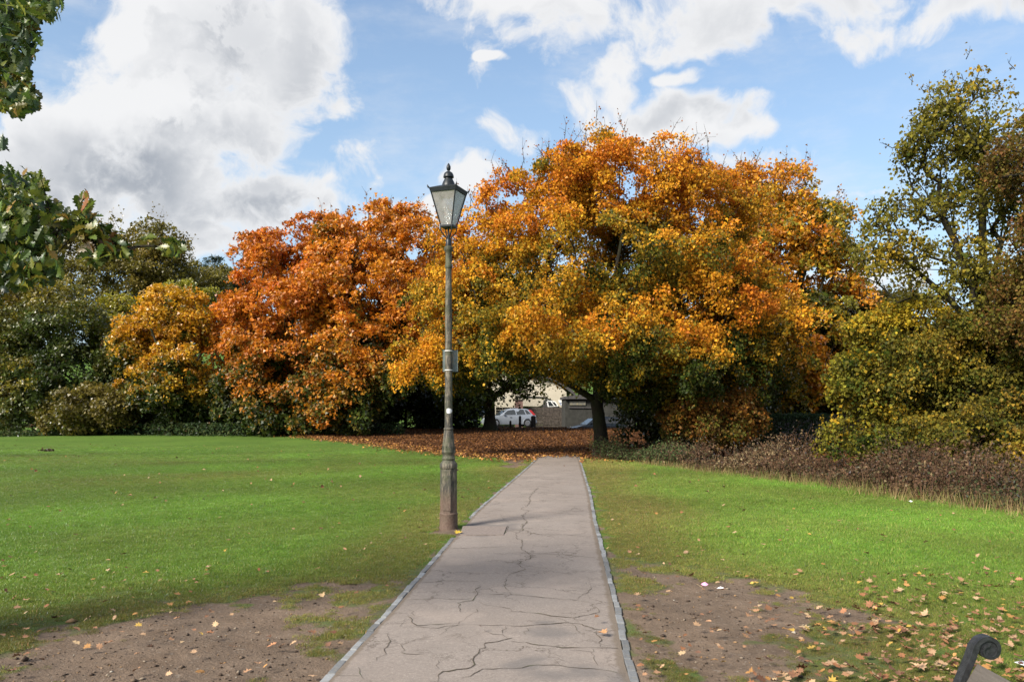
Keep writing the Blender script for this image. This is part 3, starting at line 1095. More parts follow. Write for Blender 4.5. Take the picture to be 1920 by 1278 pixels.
    sprd = spray * .82 * r.uniform(.65, 1.25, n_clusters)[idx]
    a = nrm(np.cross(cn, np.array([[.3, .5, .81]])))
    b = np.cross(cn, a)
    th, q = r.uniform(0, 2 * math.pi, n), r.random(n) ** .62
    rr = sprd * q
    off = a[idx] * (np.cos(th) * rr)[:, None] + b[idx] * (np.sin(th) * rr)[:, None]
    off += cn[idx] * (r.normal(0, flat * .5, n) * sprd - q * q * sprd * .30)[:, None]
    P = C[idx] + off
    Nn = nrm(cn[idx] * .55 + rand_unit(r, n) * .95 + np.array([0, 0, .15]))
    D = nrm(off + rand_unit(r, n) * sprd[:, None] * .8 + np.array([0, 0, -.25]))
    ccol_seed = Noise3(seed + 100, hue_scale)
    ramp = np.asarray(ramp, float)
    qv = bias + ccol_seed(C) * .55 + r.normal(0, .20, n_clusters) + r.normal(0, .24, NB)[KB]
    if green_in is not None:                         # leaves inside and under the crown are still green in autumn
        hrel = (C[:, 2] - zmin) / (zmax - zmin + 1e-6)
        o_ = O[:, 2]
        qv = qv + green_in * (np.clip(o_, -1, 1) * .55 + (hrel - .5) * .8) + bottom_green * np.minimum(0, hrel - .35)
    qv = np.clip(.5 + .5 * qv, 0, 1)
    leafq = np.clip(qv[idx] + r.normal(0, .115, n), 0, .9999) * (len(ramp) - 1)
    i0 = leafq.astype(int)
    fr = (leafq - i0)[:, None]
    col = ramp[i0] * (1 - fr) + ramp[i0 + 1] * fr
    col = col * np.exp(r.normal(0, vary, n))[:, None] * np.exp(r.normal(0, .12, n_clusters))[idx][:, None]
    size = leaf * r.uniform(.45, 1.3, n)
    if len(sp_P):
        ex = np.concatenate(sp_P)
        P = np.concatenate([P, ex])
        Nn = np.concatenate([Nn, rand_unit(r, len(ex))])
        D = np.concatenate([D, rand_unit(r, len(ex))])
        col = np.concatenate([col, np.tile(ramp[-1] * .55, (len(ex), 1))])
        size = np.concatenate([size, np.full(len(ex), leaf * .75)])
    keep = P[:, 2] > gz(P[:, 0], P[:, 1]) + .05
    if zlo is not None:
        keep &= P[:, 2] > zlo
    P, Nn, D, col, size = P[keep], Nn[keep], D[keep], col[keep], size[keep]
    tri = base[1] > 33
    V, Fc = leaves_mesh(P - base, Nn, D, size * (1.12 if tri else 1.0), r, wide, tri)
    c4 = np.ones((len(V), 4))
    c4[:, :3] = np.repeat(np.clip(col, .004, .8), 3 if tri else 4, 0)
    cr = np_mesh('crown', V, Fc, LEAF, root, attrs={'col': ('FLOAT_COLOR', c4)})
    tag(cr, kind='stuff')
    return root


def top_profile(C):
    xs = np.linspace(C[:, 0].min(), C[:, 0].max() + 1e-3, 14)
    zs = []
    for a, b in zip(xs, xs[1:]):
        m = (C[:, 0] >= a) & (C[:, 0] <= b)
        zs.append(C[m, 2].max() if m.any() else C[:, 2].max())
    return (xs[:-1] + xs[1:]) / 2, np.array(zs)


def lob(lst, Y, depth=1.0):
    """crown masses: (px, py, rx, ry, dY) at distance Y; depth radius follows the width"""
    out = []
    for l in lst:
        px, py, rx, ry = l[:4]
        dy = l[4] if len(l) > 4 else 0.0
        c = at(px, py, Y + dy)
        k = (Y + dy) / F
        out.append((c[0], c[1], c[2], rx * k, max(rx, ry) * k * .8 * depth, ry * k))
    return out


def gbase(px, Y):
    return ((px - CX) / F * Y, Y)


def build_trees():
    maple = [GREEN_D, GREEN_M, OLIVE, (.25, .19, .024), (.48, .28, .024), (.60, .31, .024), GOLD, (.62, .29, .022), (.60, .22, .020), ORANGE]
    # the big golden maple beside the end of the path
    Y = 28.0
    lobes = lob([(1180, 360, 175, 95), (1040, 385, 125, 95), (1310, 420, 130, 110, .6), (950, 470, 120, 110), (1150, 480, 240, 120, -1), (1380, 480, 70, 90, 1),
                 (870, 590, 110, 95, -.4), (800, 680, 68, 52, -.4), (880, 660, 80, 60, .3), (1060, 610, 170, 62, -3.2), (1180, 610, 120, 60, -3.0), (940, 630, 90, 60, -2.2),
                 (1310, 580, 160, 110, -1.2), (1240, 680, 140, 52, -2.4), (1010, 660, 120, 32, -1.5), (1390, 640, 105, 90, -.4), (1330, 710, 95, 42, -1.4), (1430, 580, 60, 70, .3),
                 (905, 520, 90, 90, .3), (1210, 730, 60, 26, -2.0), (1180, 500, 170, 90, .8), (1425, 690, 70, 55, .2), (1385, 755, 60, 34, -.6), (1080, 700, 50, 22, -1.6)], Y)
    limbs = [[at(1108, 745, 27.9), at(1060, 715, 27.6), at(1010, 690, 27.3), at(960, 672, 27.1)],
             [at(1135, 720, 28), at(1150, 640, 28.1), at(1165, 520, 28.2), at(1180, 400, 28.3)],
             [at(1150, 730, 28.3), at(1210, 670, 28.6), at(1280, 590, 28.9), at(1320, 470, 29)],
             [at(1118, 700, 28), at(1080, 610, 28.3), at(1030, 500, 28.6)],
             [at(1130, 735, 27.6), at(1150, 690, 26.4), at(1130, 650, 25.4)],
             [at(1150, 740, 27.8), at(1240, 715, 27), at(1330, 690, 26.6)]]
    grow('maple_tree', 'broad golden orange maple arching over the end of the path', gbase(1130, Y), lobes, 3500, 62, .132, maple, 3, trunk_r=.26, fork=2.0, lean=(-.22, 0),
         stems=limbs, shoots=260, green_in=.80, hue_scale=.7, spray=.50, bottom_green=.4, deep=.30, bias=-.05, gap=.28)
    # second maple behind it on the right
    Y = 37.0
    lobes = lob([(1440, 375, 105, 60), (1390, 400, 70, 60), (1500, 430, 85, 80), (1545, 520, 62, 90), (1450, 520, 140, 110), (1520, 620, 95, 110), (1420, 640, 130, 120), (1500, 700, 70, 60), (1580, 600, 40, 80)], Y)
    grow('maple_tree', 'yellow orange maple standing behind the right side of the broad golden maple', gbase(1440, Y), lobes, 1200, 52, .19,
         [GREEN_M, OLIVE, (.17, .15, .025), YGREEN, YELLOW, GOLD, (.58, .28, .022), ORANGE, GOLD], 8, trunk_r=.3, fork=2.6, shoots=110, green_in=.45, spray=.66, hue_scale=.5, bias=.18, gap=.30)
    # tree whose trunk stands in front of the silver car
    Y = 51.0
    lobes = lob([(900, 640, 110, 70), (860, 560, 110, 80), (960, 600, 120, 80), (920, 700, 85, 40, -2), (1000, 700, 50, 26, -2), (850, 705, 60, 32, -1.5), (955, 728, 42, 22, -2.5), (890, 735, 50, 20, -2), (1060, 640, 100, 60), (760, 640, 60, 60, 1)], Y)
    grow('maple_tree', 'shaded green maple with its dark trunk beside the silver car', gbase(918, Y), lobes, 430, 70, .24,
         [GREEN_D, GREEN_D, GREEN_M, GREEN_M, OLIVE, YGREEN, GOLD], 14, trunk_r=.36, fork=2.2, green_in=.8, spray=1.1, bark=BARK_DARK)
    # orange and red maples on the left
    red = [GREEN_D, GREEN_M, OLIVE, (.30, .16, .03), ORANGE, GOLD, ORANGE, (.56, .185, .024), ORANGE, GOLD, (.52, .15, .024)]
    Y = 46.0
    lobes = lob([(560, 505, 95, 75), (495, 500, 60, 60), (480, 600, 80, 80), (560, 630, 120, 110, -1), (435, 690, 55, 70), (520, 720, 95, 70, -1.5), (470, 760, 70, 42, -1), (600, 720, 60, 60, -1), (560, 780, 80, 24, -2.0), (620, 470, 60, 60, 1)], Y)
    grow('maple_tree', 'rust red maple at the left end of the orange row', gbase(520, 47), lobes, 1350, 52, .22, red, 21, trunk_r=.34, fork=1.6, shoots=60, green_in=.95, spray=.68, hue_scale=.42, bottom_green=1.9, gap=.32, deep=.3, bias=-.10)
    lobes = lob([(700, 450, 90, 62), (770, 470, 65, 70), (640, 480, 50, 50), (690, 550, 110, 85, -1), (650, 650, 80, 90, -1.5), (740, 620, 85, 90, -.5), (690, 700, 65, 60, -2), (800, 560, 70, 80, 1), (640, 765, 55, 38, -2.6)], Y - .5)
    grow('maple_tree', 'orange maple between the rust red maple and the lamp post', gbase(700, 46.5), lobes, 1350, 52, .22,
         [GREEN_D, GREEN_M, OLIVE, (.30, .18, .03), GOLD, ORANGE, GOLD, (.58, .20, .022), ORANGE, GOLD], 27, trunk_r=.34, fork=1.8, shoots=70, green_in=.9, spray=.68, hue_scale=.42, bottom_green=1.8, gap=.32, deep=.3, bias=-.10)
    # shaded hedge-like trees on the left
    Y = 47.0
    dark = [(.040, .062, .014), (.055, .080, .022), (.075, .105, .020), (.095, .110, .026), (.14, .13, .028), (.17, .16, .025), (.27, .21, .03)]
    shr = 'dark shrubs along the left edge of the lawn'
    for (px, ls, lab, ramp, sd) in (
            (20, [(-20, 560, 110, 90), (40, 620, 90, 90), (-40, 700, 120, 90), (30, 740, 80, 60, -1)], 'dark green broadleaf tree at the left edge of the lawn', dark + [(.20, .14, .03)], 31),
            (150, [(110, 610, 90, 80), (180, 660, 70, 60), (120, 700, 90, 80), (190, 730, 60, 55)], 'dark bluish green shrub tree left of the yellow tree', dark, 32),
            (165, [(165, 765, 78, 36, -2.2), (120, 780, 50, 26, -2.4), (215, 780, 35, 26, -2)], 'low olive shrub with spreading sprays at the foot of the dark trees', [GREEN_D, GREEN_M, OLIVE, OLIVE, (.15, .12, .03), (.17, .13, .03)], 33),
            (260, [(240, 690, 45, 60), (250, 750, 55, 50), (230, 640, 30, 40)], 'narrow brownish green shrub under the yellow tree', dark + [BROWN], 34),
            (370, [(365, 730, 45, 60), (380, 775, 40, 28), (350, 790, 60, 18, -1)], 'dark shrub between the yellow tree and the rust red maple', [GREEN_D, GREEN_D, GREEN_M, (.05, .05, .02)], 35)):
        lobes = lob(ls, Y)
        a = sum(l[2] * l[3] for l in ls)
        grow('shrub_tree', lab, gbase(px, Y + .5), lobes, int(90 + a / 50), 46, .20, ramp, sd, trunk_r=.16, fork=.9, green_in=.45, spray=.70, group=shr, bark=BARK_DARK)
    Y = 45.0
    lobes = lob([(320, 600, 62, 50), (275, 650, 55, 60), (340, 660, 55, 60), (310, 560, 30, 26), (310, 720, 75, 60), (360, 600, 30, 40)], Y)
    grow('field_maple', 'bright yellow orange tree among the dark shrubs on the left', gbase(315, Y), lobes, 640, 52, .20,
         [GREEN_D, GREEN_M, OLIVE, YELLOW, (.56, .29, .024), GOLD, YELLOW, (.58, .32, .026)], 41, trunk_r=.2, fork=1.4, green_in=1.2, spray=.62, bottom_green=.8)
    Y = 60.0
    grow('young_tree', 'small lime yellow tree behind the left shrubs', gbase(225, Y), lob([(225, 585, 34, 28), (215, 625, 30, 30), (245, 640, 24, 30)], Y), 70, 75, .22, [OLIVE, YGREEN, YGREEN, YELLOW], 43, trunk_r=.14, fork=2.5, spray=.9, green_in=.3)
    grow('young_tree', 'layered yellow green tree right of the bright yellow tree', gbase(365, 66), lob([(340, 555, 40, 22), (385, 565, 28, 24), (370, 600, 40, 40), (350, 640, 40, 50)], 66), 90, 75, .24, [GREEN_M, OLIVE, YGREEN, YGREEN], 44, trunk_r=.15, fork=2.5, spray=1.0, flat=.3, green_in=.5)
    # taller trees on the rise behind
    Y = 74.0
    oli = [GREEN_M, (.10, .095, .024), OLIVE, (.17, .145, .03), OLIVE, (.21, .17, .035), (.28, .20, .04)]
    far = 'trees on the rise behind the left shrubs'
    grow('ash_tree', 'tall thin olive tree rising above the left shrubs', gbase(240, Y), lob([(225, 440, 84, 46), (300, 455, 50, 40), (190, 460, 80, 50), (280, 470, 55, 50), (220, 530, 110, 60), (300, 540, 60, 50), (150, 530, 70, 50)], Y), 330, 60, .30, oli, 51, trunk_r=.3, fork=3.0, spray=1.3, shoots=70, deep=.15, group=far)
    grow('ash_tree', 'bare topped grey olive tree between the tall tree and the conifer', gbase(345, 82), lob([(335, 520, 50, 26), (360, 560, 55, 50), (310, 590, 55, 60)], 82), 160, 60, .32, oli, 52, trunk_r=.25, fork=3.0, spray=1.3, shoots=30, group=far, bark=BARK_PALE)
    grow('ash_tree', 'rounded olive tree in front of the far pine', gbase(425, 88), lob([(415, 540, 45, 34), (445, 590, 50, 60), (400, 600, 40, 50)], 88), 150, 60, .34, oli, 53, trunk_r=.25, fork=3.0, spray=1.3, group=far)
    grow('ash_tree', 'olive tree behind the dark trees at the left edge', gbase(60, 78), lob([(110, 470, 60, 36), (60, 520, 80, 60), (-20, 500, 80, 60), (10, 590, 120, 60)], 78), 220, 60, .32, oli + [GOLD], 54, trunk_r=.3, fork=3.0, spray=1.3, shoots=20, group=far)
    # dark undergrowth that closes the view below the crowns
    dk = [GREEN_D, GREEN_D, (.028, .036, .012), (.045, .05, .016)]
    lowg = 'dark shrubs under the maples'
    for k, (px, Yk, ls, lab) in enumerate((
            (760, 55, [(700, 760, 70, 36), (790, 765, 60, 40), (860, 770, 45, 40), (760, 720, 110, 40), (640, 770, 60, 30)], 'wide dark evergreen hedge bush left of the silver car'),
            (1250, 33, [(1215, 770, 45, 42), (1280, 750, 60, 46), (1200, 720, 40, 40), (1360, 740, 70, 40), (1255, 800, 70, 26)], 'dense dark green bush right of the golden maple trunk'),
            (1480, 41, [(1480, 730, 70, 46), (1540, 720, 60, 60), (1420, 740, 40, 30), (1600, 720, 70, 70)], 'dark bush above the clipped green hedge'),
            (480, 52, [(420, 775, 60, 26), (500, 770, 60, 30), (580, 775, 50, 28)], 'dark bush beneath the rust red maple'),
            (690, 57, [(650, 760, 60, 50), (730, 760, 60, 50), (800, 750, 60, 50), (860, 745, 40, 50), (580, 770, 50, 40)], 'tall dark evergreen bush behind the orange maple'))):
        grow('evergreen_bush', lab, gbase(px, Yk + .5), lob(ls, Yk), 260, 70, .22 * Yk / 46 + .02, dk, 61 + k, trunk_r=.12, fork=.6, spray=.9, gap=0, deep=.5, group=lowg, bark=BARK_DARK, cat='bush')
    grow('maple_sapling', 'low orange leaved maple shrub above the brambles right of the trunk', gbase(1330, 26.2), lob([(1330, 785, 95, 36), (1390, 770, 50, 30), (1270, 790, 40, 28)], 26.2), 170, 75, .13,
         [GREEN_M, OLIVE, (.2, .1, .03), (.34, .13, .025), OLIVE, (.42, .15, .022)], 71, trunk_r=.08, fork=.5, spray=.5, green_in=.5, cat='bush')
    # clipped hedge on the right
    Yh = 30.0
    r = np.random.default_rng(5)
    n = 5200
    x0, x1 = at(1408, 800, Yh)[0], at(1560, 800, Yh)[0]
    h = 1.38
    P = np.stack([r.uniform(x0, x1, n), r.uniform(Yh, Yh + 1.1, n), r.uniform(.05, h, n)], 1)
    face = r.integers(0, 3, n)
    P[face == 0, 1] = Yh + r.normal(0, .06, (face == 0).sum())
    P[face == 1, 2] = h + r.normal(0, .06, (face == 1).sum())
    P[:, 2] += gz(P[:, 0], P[:, 1])
    V, Fc = leaves_mesh(P, nrm(rand_unit(r, n) + np.array([0, -.6, .5])), rand_unit(r, n), r.uniform(.06, .11, n), r)
    c4 = np.ones((len(V), 4))
    c4[:, :3] = np.repeat(np.array([.035, .058, .026]) * np.exp(r.normal(0, .3, (n, 1))), 4, 0)
    hd = empty('hedge', ((x0 + x1) / 2, Yh + .5, 0))
    tag(hd, 'clipped dark green hedge seen between the maple and the yellow tree', 'hedge')
    o = np_mesh('foliage', V - np.array([(x0 + x1) / 2, Yh + .5, 0]), Fc, LEAF, hd, attrs={'col': ('FLOAT_COLOR', c4)})
    tag(o, kind='stuff')
    mb = MB()
    for k in range(9):
        xx = x0 + (x1 - x0) * (k + .5) / 9 - (x0 + x1) / 2
        mb.tube([(xx, 0, 0), (xx + .08, .05, .6), (xx - .06, -.03, 1.25)], [.03, .022, .01], 5)
    mb.build('stems', BARK_DARK, hd)
    # right-hand trees
    Y = 18.0
    lobes = lob([(1838, 215, 58, 62), (1770, 270, 54, 84), (1895, 300, 70, 90, .4), (1715, 390, 66, 60), (1830, 380, 85, 90), (1910, 440, 90, 110, .4), (1685, 490, 66, 56), (1745, 225, 24, 40), (1688, 290, 32, 30), (1665, 400, 34, 36), (1640, 480, 40, 36), (1800, 510, 90, 62), (1960, 330, 60, 130, .6), (1765, 590, 120, 40), (1870, 560, 90, 60)], Y)
    limbs = [[at(1850, 700, 18), at(1845, 520, 18), at(1842, 360, 18), at(1840, 240, 18)],
             [at(1845, 640, 18), at(1780, 560, 17.8), at(1710, 500, 17.6), at(1660, 470, 17.5)],
             [at(1845, 600, 18), at(1790, 450, 18.1), at(1735, 360, 18.2), at(1690, 300, 18.2)],
             [at(1850, 560, 18.1), at(1900, 400, 18.4), at(1930, 260, 18.6)]]
    grow('sycamore_tree', 'tall half bare yellow green tree rising against the sky on the right', gbase(1852, Y), lobes, 560, 27, .115,
         [(.06, .070, .018), GREEN_M, OLIVE, (.19, .17, .025), (.15, .135, .022), (.29, .22, .03), (.42, .27, .03)], 81, trunk_r=.17, fork=1.6, stems=limbs, shoots=50, green_in=.2, spray=.42, deep=.10, hue_scale=.8, bark=BARK_DARK, gap=.60, shoot=.55)
    lobes = lob([(1800, 660, 120, 60), (1870, 700, 110, 100), (1780, 760, 100, 80), (1890, 800, 90, 80, -.6), (1820, 830, 110, 52, -.8), (1720, 690, 70, 50), (1940, 640, 90, 120), (1960, 840, 80, 60, -1)], Y)
    grow('thorn_tree', 'dense dark olive bush tree filling the right edge behind the brambles', gbase(1840, Y + .3), lobes, 1300, 50, .095,
         [GREEN_D, (.055, .062, .016), GREEN_M, (.13, .105, .022), (.15, .14, .022), (.24, .18, .025), (.38, .24, .03), (.22, .13, .03)], 84, trunk_r=.14, fork=.7, green_in=.45, spray=.38, hue_scale=.9, bark=BARK_DARK, deep=.3)
    lobes = lob([(1680, 690, 70, 42), (1630, 740, 58, 40), (1690, 775, 60, 40), (1598, 805, 50, 20, -.3), (1660, 825, 60, 24, -.5), (1585, 700, 26, 36), (1720, 600, 50, 34), (1640, 620, 40, 26), (1770, 690, 50, 26, -.6), (1565, 832, 40, 12, -.4), (1600, 745, 34, 22), (1700, 660, 40, 22)], 18.4)
    grow('field_maple', 'bright yellow leaved tree leaning over the brambles on the right', gbase(1700, 19.2), lobes, 620, 38, .105,
         [GREEN_D, GREEN_M, OLIVE, YGREEN, OLIVE, YELLOW, YGREEN, (.50, .36, .03)], 86, trunk_r=.1, fork=.8, green_in=.4, spray=.34, hue_scale=.9, bark=BARK_DARK)
    lobes = lob([(1945, 300, 50, 90), (1925, 470, 46, 70), (1965, 560, 80, 100), (1975, 420, 70, 90)], 16.0)
    grow('oak_tree', 'rusty brown leaved tree cut by the right edge of the photo', gbase(1985, 16), lobes, 330, 60, .085, [GREEN_M, OLIVE, BROWN, OLIVE, (.17, .10, .03), BROWN], 88, trunk_r=.16, fork=2.0, spray=.42, hue_scale=.9, bark=BARK_DARK, deep=.2)
    Y = 38.0
    grow('olive_maple', 'olive gold tree in the gap between the maples and the right trees', gbase(1640, Y), lob([(1640, 600, 62, 46), (1590, 640, 60, 60), (1690, 640, 70, 60), (1650, 700, 90, 70), (1720, 570, 50, 40), (1560, 740, 50, 50)], Y), 330, 70, .17,
         [GREEN_M, OLIVE, (.17, .15, .025), OLIVE, (.26, .19, .028), GOLD], 90, trunk_r=.2, fork=1.5, spray=.85, green_in=.4, shoots=30)
    # trees beyond, closing the far side
    backs = [(1010, 78, 560, 130, 'far dark tree behind the cream house'), (800, 74, 600, 120, 'far dark tree behind the orange maples'), (1200, 72, 560, 130, 'far olive tree behind the golden maple'),
             (1400, 66, 560, 120, 'far tree behind the two golden maples'), (1560, 62, 640, 100, 'far tree behind the olive gold tree'), (1760, 58, 620, 120, 'far tree behind the yellow right tree'),
             (1950, 56, 600, 130, 'far tree behind the right edge trees'), (600, 66, 600, 130, 'far tree behind the rust red maple'), (-80, 62, 560, 120, 'far tree beyond the left edge of the lawn')]
    for k, (px, Yk, top, rx, lab) in enumerate(backs):
        hgt = (770 - top)
        lo_ = 700 if px in (1010,) else 745
        ls = [(px - rx * .35, top + hgt * .45, rx * .6, hgt * .4), (px + rx * .35, top + hgt * .5, rx * .6, hgt * .4), (px, top + hgt * .3, rx * .5, hgt * .3), (px, top + hgt * .7, rx * .9, hgt * .3)]
        if px == 1010:
            ls = [(1010, 600, 120, 45), (930, 630, 80, 50), (1090, 640, 80, 40)]
            Yk = 104
        grow('broadleaf_tree', lab, gbase(px, Yk), lob(ls, Yk), 230, 52, .34, [GREEN_D, GREEN_D, GREEN_M, (.06, .06, .02), OLIVE, (.14, .09, .025)], 101 + k, trunk_r=.3, fork=2.0, spray=1.5, group='trees closing the far side', bark=BARK_DARK)


def conifer(name, label, px, Y, top, w, flat_top=False, seed=1):
    r = np.random.default_rng(seed)
    b = gbase(px, Y)
    z0 = float(gz(*b))
    base = np.array([b[0], b[1], z0])
    H = at(px, top, Y)[2] - z0
    root = empty(name, base)
    tag(root, label, 'tree')
    MB().tube([(0, 0, -.2), (0.05, 0, H * .5), (0, 0, H)], [.28, .17, .03], 8).build('trunk', BARK_DARK, root, smooth=True)
    P, D = [], []
    bb = MB()
    for k in range(70 if not flat_top else 34):
        f = r.random()
        z = H * (.25 + .75 * f) if not flat_top else H * (.72 + .28 * f)
        ln = w * (1.05 - f) ** .8 * r.uniform(.6, 1.1) if not flat_top else w * r.uniform(.5, 1.1) * (1.0 - .5 * abs(f - .5))
        a = r.uniform(0, 6.28)
        d = np.array([math.cos(a), math.sin(a), -.18 if not flat_top else .22])
        e = np.array([0, 0, z]) + d * ln
        bb.tube([(0, 0, z), tuple(e)], [.04, .012], 4)
        m = 60
        t_ = r.uniform(.25 if not flat_top else .55, 1.0, m)
        q = np.array([0, 0, z]) + d[None] * (t_ * ln)[:, None] + r.normal(0, .16 if not flat_top else .3, (m, 3)) * np.array([1, 1, .55])
        P.append(q)
        D.append(np.tile(d, (m, 1)) + r.normal(0, .5, (m, 3)))
    tag(bb.build('branches', BARK_DARK, root), kind='stuff')
    P, D = np.concatenate(P), nrm(np.concatenate(D))
    n = len(P)
    V, Fc = leaves_mesh(P, rand_unit(r, n), D, r.uniform(.25, .5, n), r, .28)
    c4 = np.ones((len(V), 4))
    c4[:, :3] = np.repeat(np.array([.022, .036, .018]) * np.exp(r.normal(0, .25, (n, 1))), 4, 0)
    o = np_mesh('crown', V, Fc, LEAF, root, attrs={'col': ('FLOAT_COLOR', c4)})
    tag(o, kind='stuff')


def build_brambles():
    r = np.random.default_rng(77)
    edge = [(2.9, 26.8), (3.75, 25.2), (4.9, 21.8), (6.35, 17.9), (7.2, 15.2), (8.0, 12.4), (8.8, 9.0), (9.5, 5.5)]
    ex, ey = np.array(edge).T
    n_st = 3000
    y = r.uniform(5.5, 27.2, n_st)
    x = np.interp(y, ey[::-1], ex[::-1]) + np.abs(r.normal(0, 1.0, n_st)) * np.clip((28 - y) / 6, .25, 1.3) + r.normal(0, .14, n_st)
    dep = x - np.interp(y, ey[::-1], ex[::-1])
    hN = Noise3(55, .9)
    h = (.42 + .30 * smoothstep(0, .9, dep)) * (1 + .5 * hN(np.stack([x, y, 0 * x], 1))) * r.uniform(.7, 1.25, n_st)
    h *= np.interp(y, [5, 12, 20, 27], [.72, .78, 1.0, .95])
    mb_p0, mb_p1, rr = [], [], []
    a = np.stack([x, y, gz(x, y) - .02], 1)
    d = rand_unit(r, n_st) * np.array([.45, .45, 0])
    mid = a + d * h[:, None] * .4 + np.array([0, 0, 1.0]) * (h * .75)[:, None]
    tip = a + d * h[:, None] * 1.5 + np.array([0, 0, 1.0]) * (h * r.uniform(.7, 1.05, n_st))[:, None]
    V, Fs = [], []
    th = np.arange(3) * 2.094
    ring = np.stack([np.cos(th), np.sin(th), 0 * th], 1)
    V = np.stack([a[:, None] + ring * .0055, mid[:, None] + ring * .0045, tip[:, None] + ring * .0025], 1).reshape(-1, 3)
    k = np.arange(3)
    f = np.concatenate([np.stack([k + 3 * s, (k + 1) % 3 + 3 * s, (k + 1) % 3 + 3 * s + 3, k + 3 * s + 3], 1) for s in (0, 1)])
    Fc = ((np.arange(n_st) * 9)[:, None, None] + f[None]).reshape(-1, 4)
    root = empty('undergrowth')
    tag(root, 'strip of reddish brown brambles along the right side of the lawn', 'undergrowth', kind='stuff')
    st = np_mesh('stems', V, Fc, plain('bramble_stem', (.14, .075, .045), .8, vary=.5, scale=4), root)
    tag(st, kind='stuff')
    m = 20
    idx = np.repeat(np.arange(n_st), m)
    t_ = r.random(len(idx))
    q0 = a[idx] + (mid - a)[idx] * np.minimum(1, t_ * 2)[:, None] + (tip - mid)[idx] * np.maximum(0, t_ * 2 - 1)[:, None]
    P = q0 + r.normal(0, .055, q0.shape)
    n = len(P)
    nz = Noise3(56, .8)(P) + r.normal(0, .5, n)
    pal = np.array([(.040, .055, .022), (.06, .052, .026), (.085, .052, .03), (.075, .042, .027), (.12, .072, .038), (.17, .13, .07)])
    qv = np.clip((.5 + .42 * nz), 0, .999) * (len(pal) - 1)
    i0 = qv.astype(int)
    col = pal[i0] * (1 - (qv - i0)[:, None]) + pal[i0 + 1] * (qv - i0)[:, None]
    gpatch = (P[:, 1] > 22.5) & (P[:, 0] < 5.2) & (r.random(n) < .6)
    col[gpatch] = (.06, .085, .03)
    col *= np.exp(r.normal(0, .25, (n, 1)))
    size = r.uniform(.035, .075, n)
    V, Fc = leaves_mesh(P, nrm(rand_unit(r, n) + np.array([-.2, -.2, .5])), rand_unit(r, n), size, r, .7)
    c4 = np.ones((len(V), 4))
    c4[:, :3] = np.repeat(np.clip(col, .004, .6), 4, 0)
    o = np_mesh('foliage', V, Fc, DRY, root, attrs={'col': ('FLOAT_COLOR', c4)})
    tag(o, kind='stuff')
    # tall dry grass at its edge
    n = 5200
    y = r.uniform(5.0, 24, n)
    x = np.interp(y, ey[::-1], ex[::-1]) + r.normal(-.18, .22, n)
    h = r.uniform(.10, .42, n) * np.interp(y, [5, 12, 24], [1.0, .9, .6])
    a = np.stack([x, y, gz(x, y)], 1)
    b = a + np.stack([r.normal(0, .3, n) * h, r.normal(0, .3, n) * h, h], 1)
    s = np.stack([np.cos(y * 99), np.sin(y * 99), 0 * y], 1) * .0045
    V = np.stack([a - s, a + s, b], 1).reshape(-1, 3)
    c = np.array([(.12, .15, .035), (.26, .20, .09), (.20, .13, .06)])[r.integers(0, 3, n)] * np.exp(r.normal(0, .2, (n, 1)))
    c4 = np.ones((len(V), 4))
    c4[:, :3] = np.repeat(c, 3, 0)
    o = np_mesh('dry_grass', V, np.arange(3 * n).reshape(n, 3), DRY, root, attrs={'col': ('FLOAT_COLOR', c4)})
    tag(o, kind='stuff')


def build_weeds():
    r = np.random.default_rng(70)
    n = 9000
    x = r.uniform(-36, -6, n)
    y = 44.6 + r.normal(0, .5, n) + .9 * np.sin(x * .5)
    hN = np.clip(.55 + .45 * Noise3(71, .5)(np.stack([x, y, 0 * x], 1)), .12, 1.2)
    z = gz(x, y) + r.random(n) * hN * .95
    P = np.stack([x, y, z], 1)
    V, Fc = leaves_mesh(P, nrm(rand_unit(r, n) + np.array([0, -.3, .5])), rand_unit(r, n), r.uniform(.10, .24, n), r, .5)
    pal = np.array([(.030, .050, .022), (.045, .075, .028), (.07, .085, .03), (.10, .06, .03)])
    q = np.clip((.4 + .35 * Noise3(72, .4)(P) + r.normal(0, .15, n)), 0, .999) * 4
    c4 = np.ones((len(V), 4))
    c4[:, :3] = np.repeat(pal[q.astype(int)] * np.exp(r.normal(0, .2, (n, 1))), 4, 0)
    o = np_mesh('low_weeds', V, Fc, LEAF, attrs={'col': ('FLOAT_COLOR', c4)})
    tag(o, 'low dark weeds and ferns along the foot of the left shrubs', kind='stuff')


